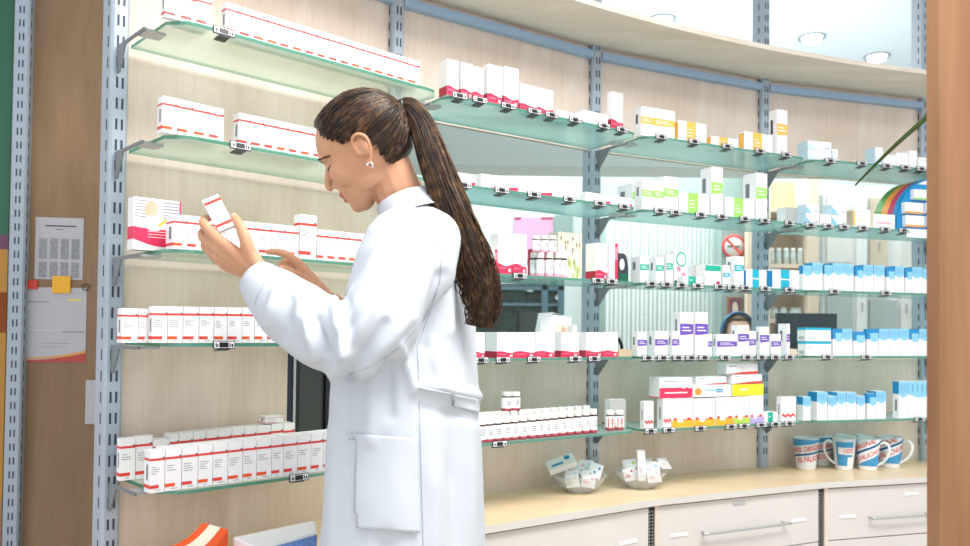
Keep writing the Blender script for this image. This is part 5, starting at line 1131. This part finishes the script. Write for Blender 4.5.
rr.append(ring_at(*SEC[-1])); mb.loft(rr, 0)
def sleeve(pts, rad, flat=1.0): mb.tube(smooth_curve(pts, 5), [r for i in range(len(rad)-1) for r in [rad[i] + (rad[i+1]-rad[i])*k/5 for k in range(5)]] + [rad[-1]], 28, 0, flat)
CUFF = at(259.5, 282, 1.552)
sleeve([at(432, 232, 1.60), at(425, 245, 1.565), at(405, 281, 1.52), at(377, 322, 1.49), at(350, 343, 1.475)], [0.058, 0.070, 0.079, 0.079, 0.066])
mb.ball(at(351, 342, 1.475), (0.069, 0.066, 0.069), 0, 24)
sleeve([at(350, 342, 1.475), at(325, 334, 1.485), at(296, 314, 1.51), at(272, 293, 1.538), CUFF], [0.066, 0.066, 0.0665, 0.054, 0.0405])
RC = at(336, 307, 1.80)
sleeve([at(420, 236, 1.78), at(412, 258, 1.815), at(390, 310, 1.85), at(378, 342, 1.86)], [0.06, 0.07, 0.07, 0.062]); mb.ball(at(378, 342, 1.86), 0.062, 0, 20); sleeve([at(378, 342, 1.86), at(358, 328, 1.83), RC], [0.062, 0.056, 0.042])
cm = remesh(mb.mesh('coat', ['coat']), 0.0055, 8, 0.5)
# folds: ridges (+) and valleys (-) of the cloth
def pix(p):                                           # where a point shows, for laying out the folds
    v = p - Vector((0, 0, CZ)); yc = v.z*cos(PITCH) - v.y*sin(PITCH); zc = v.y*cos(PITCH) + v.z*sin(PITCH); u, w_ = v.x/zc*F, -yc/zc*F
    return 485 + u*cos(ROLL) - w_*sin(ROLL), CY + u*sin(ROLL) + w_*cos(ROLL)
FOLDS = [((306, 319), (316, 357), 5, 0.009), ((318, 318), (327, 352), 4, -0.008), ((333, 303), (343, 353), 5, 0.010), ((348, 300), (352, 345), 6, -0.006), ((372, 308), (333, 374), 6, 0.008), ((384, 322), (350, 374), 5, -0.006), ((410, 318), (360, 374), 6, 0.005),
         ((290, 300), (282, 338), 6, -0.006), ((276, 292), (268, 325), 5, 0.006), ((300, 300), (298, 330), 5, 0.004), ((400, 345), (414, 392), 5, 0.006), ((388, 362), (390, 415), 6, -0.005), ((372, 372), (370, 440), 7, 0.005), ((352, 380), (350, 460), 7, -0.004), ((440, 275), (424, 345), 6, -0.007),
         ((448, 240), (452, 330), 7, 0.004), ((462, 270), (458, 372), 6, -0.004), ((432, 340), (440, 384), 6, 0.004), ((430, 425), (434, 546), 9, 0.005), ((452, 410), (458, 546), 8, -0.005), ((470, 415), (474, 546), 6, 0.004), ((384, 240), (362, 290), 7, 0.004), ((400, 250), (384, 305), 8, -0.004), ((334, 430), (330, 546), 6, 0.004), ((385, 540), (382, 640), 10, -0.006),
         ((440, 215), (436, 250), 5, -0.004), ((355, 300), (340, 330), 5, 0.005), ((420, 385), (478, 396), 5, 0.006), ((424, 408), (480, 420), 6, -0.004)]
vc = cm.vertices; nr = [v.normal.copy() for v in vc]
for v, nn in zip(vc, nr):
    p = v.co; d = 0.0022*noise.noise(Vector((p.x*9, p.y*9, p.z*5))) + 0.0012*noise.noise(Vector((p.x*26, p.y*26, p.z*17)))
    if nn.y < 0.3:
        x, y = pix(p)
        if y < 660:
            for (ax, ay), (bx, by), wd, am in FOLDS:
                dx, dy = bx-ax, by-ay; L2 = dx*dx+dy*dy; t = ((x-ax)*dx + (y-ay)*dy)/L2
                if -0.25 < t < 1.25:
                    q = max(0, min(1, t)); e = ((x-ax-q*dx)**2 + (y-ay-q*dy)**2)/(wd*wd)
                    if e < 6: d += am*2.2*math.exp(-e)*(1 - 0.35*abs(2*q-1))
    v.co = p + nn*d
cm.update()
coat = bpy.data.objects.new('white_coat', cm); COL.objects.link(coat); child(coat)
for p in cm.polygons: p.use_smooth = True
cb = BVHTree.FromPolygons([tuple(v.co) for v in cm.vertices], [list(p.vertices) for p in cm.polygons])
CAMP = Vector((0, 0, CZ))
def on_coat(px, py, e=0.002):
    d = ray(px, py).normalized(); h_, nn, _, _ = cb.ray_cast(CAMP, d)
    if h_ is None: return None
    return h_ + nn*e
def seam(pts, r=0.0008, name='seam'):
    q = []
    for (ax, ay), (bx, by) in zip(pts, pts[1:]):
        for k in range(8):
            h_ = on_coat(ax+(bx-ax)*k/8, ay+(by-ay)*k/8, 0.0002)
            if h_ is not None: q.append(h_)
    if len(q) > 3: o_ = MB().tube(q, r, 5).build(name, 'coat_seam'); o_.parent = coat
def patch(corners, name, nx=14, ny=14, e=0.0028, th=0.0025, m='coat'):
    mb = MB(); g = []; (A_, B_, C_, D_) = [Vector((x, y, 0)) for x, y in corners]
    for j in range(ny+1):
        for i in range(nx+1):
            p = (A_.lerp(B_, i/nx)).lerp(D_.lerp(C_, i/nx), j/ny); h_ = on_coat(p.x, p.y, 0.0); g.append(None if h_ is None else h_ - ray(p.x, p.y).normalized()*e)
    last = next(x for x in g if x is not None)
    for k, h_ in enumerate(g):
        if h_ is None or (h_-last).length > 0.12: g[k] = last
        else: last = h_
    mb.add(g, [[j*(nx+1)+i, (j+1)*(nx+1)+i, (j+1)*(nx+1)+i+1, j*(nx+1)+i+1] for j in range(ny) for i in range(nx)], 0, True)
    o_ = mb.build(name, m); o_.parent = coat; s_ = o_.modifiers.new('t', 'SOLIDIFY'); s_.thickness = th; s_.offset = 0; return o_
patch([(347, 433), (417, 438), (420, 533), (344, 527)], 'pocket', 30, 30, 0.0065); patch([(416, 387), (477.5, 399), (478, 413), (424, 398)], 'back_belt', 24, 6, 0.005, 0.003)
seam([(419, 400), (421, 470), (423, 546), (424, 600)]); seam([(429, 214), (437, 232), (441, 255), (440, 280), (430, 312), (417, 346), (419, 386)]); seam([(440, 282), (425, 318), (402, 346), (372, 366), (345, 376)], 0.0006); seam([(348, 439), (416, 444)], 0.0006)
seam([(268, 275), (262, 287), (256, 300), (255, 306)], 0.0006, 'cuff_seam')
cd = (LWR - LEL).normalized(); c0, c1, c2 = CUFF - cd*0.030, CUFF - cd*0.002, CUFF + cd*0.012
def cring(c, r, n=28):
    a = cd.cross(Vector((0, 0, 1))).normalized(); b_ = cd.cross(a); return [c + a*(r*cos(2*PI*i/n)) + b_*(r*sin(2*PI*i/n)) for i in range(n)]
mb = MB(); mb.loft([cring(c0, 0.0475), cring(c1, 0.0425), cring(c2, 0.0390), cring(c2, 0.0365), cring(c1, 0.038)], 0, True, False); o = mb.build('cuff', 'coat'); o.parent = coat
# stand collar
def ell(c, a, b_, tl, n=36):
    ux = Vector((FD.x*cos(tl), FD.y*cos(tl), -sin(tl))); return [c + ux*(a*cos(2*PI*i/n)) + LD*(b_*sin(2*PI*i/n)) for i in range(n)]
t_ = 0.36
R0, R1, R2 = ell(at(418, 219, 1.675), 0.082, 0.088, t_), ell(at(411, 208, 1.675), 0.069, 0.069, t_+0.03), ell(at(404.5, 200.5, 1.675), 0.0625, 0.062, t_+0.06)
I2, I0 = ell(at(404.5, 200.5, 1.675), 0.0595, 0.059, t_+0.06), ell(at(416, 214, 1.675), 0.072, 0.076, t_)
mb = MB(); mb.loft([R0, R1, R2, I2, I0], 0, True, False); o = mb.build('collar', 'coat'); o.parent = coat
# trousers and shoes below the coat
mb = MB(); ms = MB()
for s in (1, -1):
    hp = HIP + LD*0.085*s; kn = Vector((hp.x, hp.y, 0.47)) + FD*0.03 - LD*0.01*s; an = Vector((hp.x, hp.y, 0.085)) - FD*0.02
    mb.tube(smooth_curve([hp.lerp(kn, 0.3), kn, an + Vector((0, 0, 0.0))], 5), [0.085 + (0.058-0.085)*k/10 for k in range(11)], 18)
    ms.tube(smooth_curve([an + Vector((0, 0, -0.04)) - FD*0.04, an + FD*0.05 + Vector((0, 0, -0.04)), an + FD*0.19 + Vector((0, 0, -0.052))], 4), [0.044, 0.046, 0.046, 0.045, 0.044, 0.042, 0.038, 0.034, 0.03], 16, round_ends=True)
child(mb.build('trousers', 'trousers')); child(ms.build('shoes', 'shoe'))
# the small box in her left hand: lies between thumb and fingers
BX = [at(202.2, 199.5, 1.572), at(217.8, 193.3, 1.584), at(234.6, 225.4, 1.582), at(218.6, 232.4, 1.570)]
ux = ((BX[1]-BX[0]) + (BX[2]-BX[3]))*0.5; uz = ((BX[0]-BX[3]) + (BX[1]-BX[2]))*0.5; w2, h2 = ux.length, uz.length; ux.normalize(); uy = uz.normalized().cross(ux).normalized(); uz = ux.cross(uy); c = sum(BX, Vector())/4
M = Matrix(((ux.x, uy.x, uz.x, c.x), (ux.y, uy.y, uz.y, c.y), (ux.z, uy.z, uz.z, c.z), (0, 0, 0, 1)))
mb = MB(); mb.box((-w2/2, 0, -h2/2), (w2/2, 0.013, h2/2), 0)
def Q(a, c_, e, g, m, k=1): panel_mesh(mb, -w2/2+w2*a, -h2/2+h2*c_, -w2/2+w2*e, -h2/2+h2*g, -0.0004*k, m)
Q(0, 0.80, 1, 0.88, 1); Q(0, 0.13, 1, 0.21, 1); Q(0, 0.985, 1, 1, 2); Q(0, 0.0, 1, 0.012, 2)
for q in range(5): Q(0.3+0.09*q, 0.3, 0.33+0.09*q, 0.72-0.05*(q % 2), 3)
o = mb.build('medicine_carton', ['card', 'red', 'ink', 'faint'], M=M); tag(o, 'small white carton with two red bands held in the woman\'s raised hand', 'medicine box')

# ------------------------------------------------------------------ person behind the glass
mb = MB(); P = lambda x, y, z: Vector((1.5435 + x, 4.90 + y, z)); top = at(737, 313.5, 4.90).z
def ch(pts, rad, n=14): mb.tube(smooth_curve([P(*p) for p in pts], 4), [r for i in range(len(rad)-1) for r in [rad[i] + (rad[i+1]-rad[i])*k/4 for k in range(4)]] + [rad[-1]], n, round_ends=True)
hz_ = top - 0.125
mb.ball(P(0, 0, hz_), (0.085, 0.098, 0.115), 0, 20); mb.ball(P(0.0, -0.09, hz_-0.02), (0.014, 0.016, 0.02), 0, 10); mb.ball(P(0, -0.05, hz_-0.07), (0.05, 0.045, 0.045), 0, 14)
for s in (-1, 1): mb.ball(P(s*0.085, 0.01, hz_-0.01), (0.012, 0.018, 0.03), 0, 10)
ch([(0, 0.02, hz_-0.08), (0, 0.02, hz_-0.18)], [0.05, 0.06]); ch([(0, 0.03, hz_-0.22), (0, 0.04, hz_-0.42), (0, 0.05, hz_-0.66)], [0.12, 0.13, 0.15])
ST = hz_ - 0.72
for s in (-1, 1):
    ch([(0, 0.03, hz_-0.22), (s*0.17, 0.03, hz_-0.24), (s*0.21, 0.0, hz_-0.48), (s*0.14, -0.20, hz_-0.52)], [0.07, 0.06, 0.045, 0.033]); mb.ball(P(s*0.12, -0.26, hz_-0.52), (0.035, 0.055, 0.02), 0, 12)
    for q in range(5): ch([(s*(0.12+(q-2)*0.016), -0.29, hz_-0.52), (s*(0.12+(q-2)*0.018), -0.33 + 0.012*abs(q-2), hz_-0.53)], [0.008, 0.006], 8)
    ch([(s*0.08, 0.05, ST+0.07), (s*0.1, -0.36, ST+0.05), (s*0.1, -0.36, 0.10)], [0.09, 0.065, 0.042]); ch([(s*0.1, -0.34, 0.05), (s*0.1, -0.50, 0.04)], [0.04, 0.03])
pm = remesh(mb.mesh('b', ['skin_back']), 0.009, 2, 0.5)
for p in pm.polygons: p.use_smooth = True
pm.materials.clear(); pm.materials.append(MATS['skin_back'])
pb = bpy.data.objects.new('person', pm); COL.objects.link(pb); tag(pb, 'person behind the glass, brown hair held by a wide blue headband', 'person')
mb = MB(); hc = P(0, 0.012, hz_+0.01)
vs, fs, n = [], [], 32
for k in range(17):
    for i in range(n):
        th, ph = 2*PI*i/n, PI*(0.02+0.72*k/16); vs.append((0.096*sin(ph)*cos(th), 0.108*sin(ph)*sin(th), 0.122*cos(ph)))
fs = [[k*n+i, (k+1)*n+i, (k+1)*n+(i+1) % n, k*n+(i+1) % n] for k in range(16) for i in range(n)]
fs = [f for f in fs if not all(vs[q][1] < -0.052 and vs[q][2] < 0.075 for q in f)]
mb.add([hc + Vector(v) for v in vs], fs, 0, True); o = mb.build('hair', 'hair'); o.parent = pb; s_ = o.modifiers.new('t', 'SOLIDIFY'); s_.thickness = 0.008
MB().tube([hc + Vector((0.101*cos(PI*k/16), -0.035, 0.127*sin(PI*k/16)-0.005)) for k in range(17)], 0.024, 8, 0, 0.35, up=(1, 0, 0.01)).build('headband', 'mug_dark', pb)
mb = MB(); hc2 = [P(0, 0.03, hz_-0.20), P(0, 0.04, hz_-0.42), P(0, 0.05, hz_-0.68)]
mb.tube(smooth_curve(hc2, 4), [0.135, 0.14, 0.145, 0.15, 0.155, 0.16, 0.165, 0.17, 0.17], 20, 0, 1.15)
for s in (-1, 1): mb.tube(smooth_curve([P(s*0.12, 0.03, hz_-0.22), P(s*0.19, 0.02, hz_-0.28), P(s*0.21, 0.0, hz_-0.48), P(s*0.155, -0.15, hz_-0.51)], 4), [0.075]*4 + [0.07]*4 + [0.06]*5, 14, round_ends=True)
mb.build('tunic', 'white', pb)
r = empty('stool', T(1.5435, 4.97, 0)); tag(r, 'round stool under the person behind the glass', 'stool'); MB().lathe([(0.001, ST-0.165), (0.19, ST-0.165), (0.20, ST-0.14), (0.19, ST-0.115), (0.001, ST-0.11)], 24).build('seat', 'dark', r); MB().lathe([(0.03, 0.03), (0.03, ST-0.165)], 12).build('column', 'steel', r); MB().lathe([(0.001, 0.0), (0.22, 0.0), (0.2, 0.03), (0.001, 0.035)], 24).build('foot_plate', 'steel', r)
# ------------------------------------------------------------------ light
w = bpy.data.worlds.new('world'); bpy.context.scene.world = w; w.use_nodes = True
bg = w.node_tree.nodes['Background']; bg.inputs['Color'].default_value = (0.93, 0.96, 1.0, 1); bg.inputs['Strength'].default_value = 1.0
def area(name, loc, rot, sx, sy, power, col=(1, 1, 1)):
    l = bpy.data.lights.new(name, 'AREA'); l.shape = 'RECTANGLE'; l.size = sx; l.size_y = sy; l.energy = power; l.color = col
    o = bpy.data.objects.new(name, l); COL.objects.link(o); o.location = loc; o.rotation_euler = rot; return o
area('shop_fill_light', (1.0, 1.0, CEIL-0.05), (-0.3, 0, 0), 2.2, 1.2, 125, (1, 0.965, 0.925))  # added soft fill high above the shop, no fixture built for it
area('back_room_light', (1.2, 5.3, CEIL-0.1), (0, 0, 0), 2.6, 1.4, 115, (1, 0.99, 0.97))
vs = bpy.context.scene.view_settings
vs.view_transform = 'Standard'; vs.look = 'None'; vs.gamma = 1.0; vs.use_curve_mapping = False; vs.exposure = 0.28
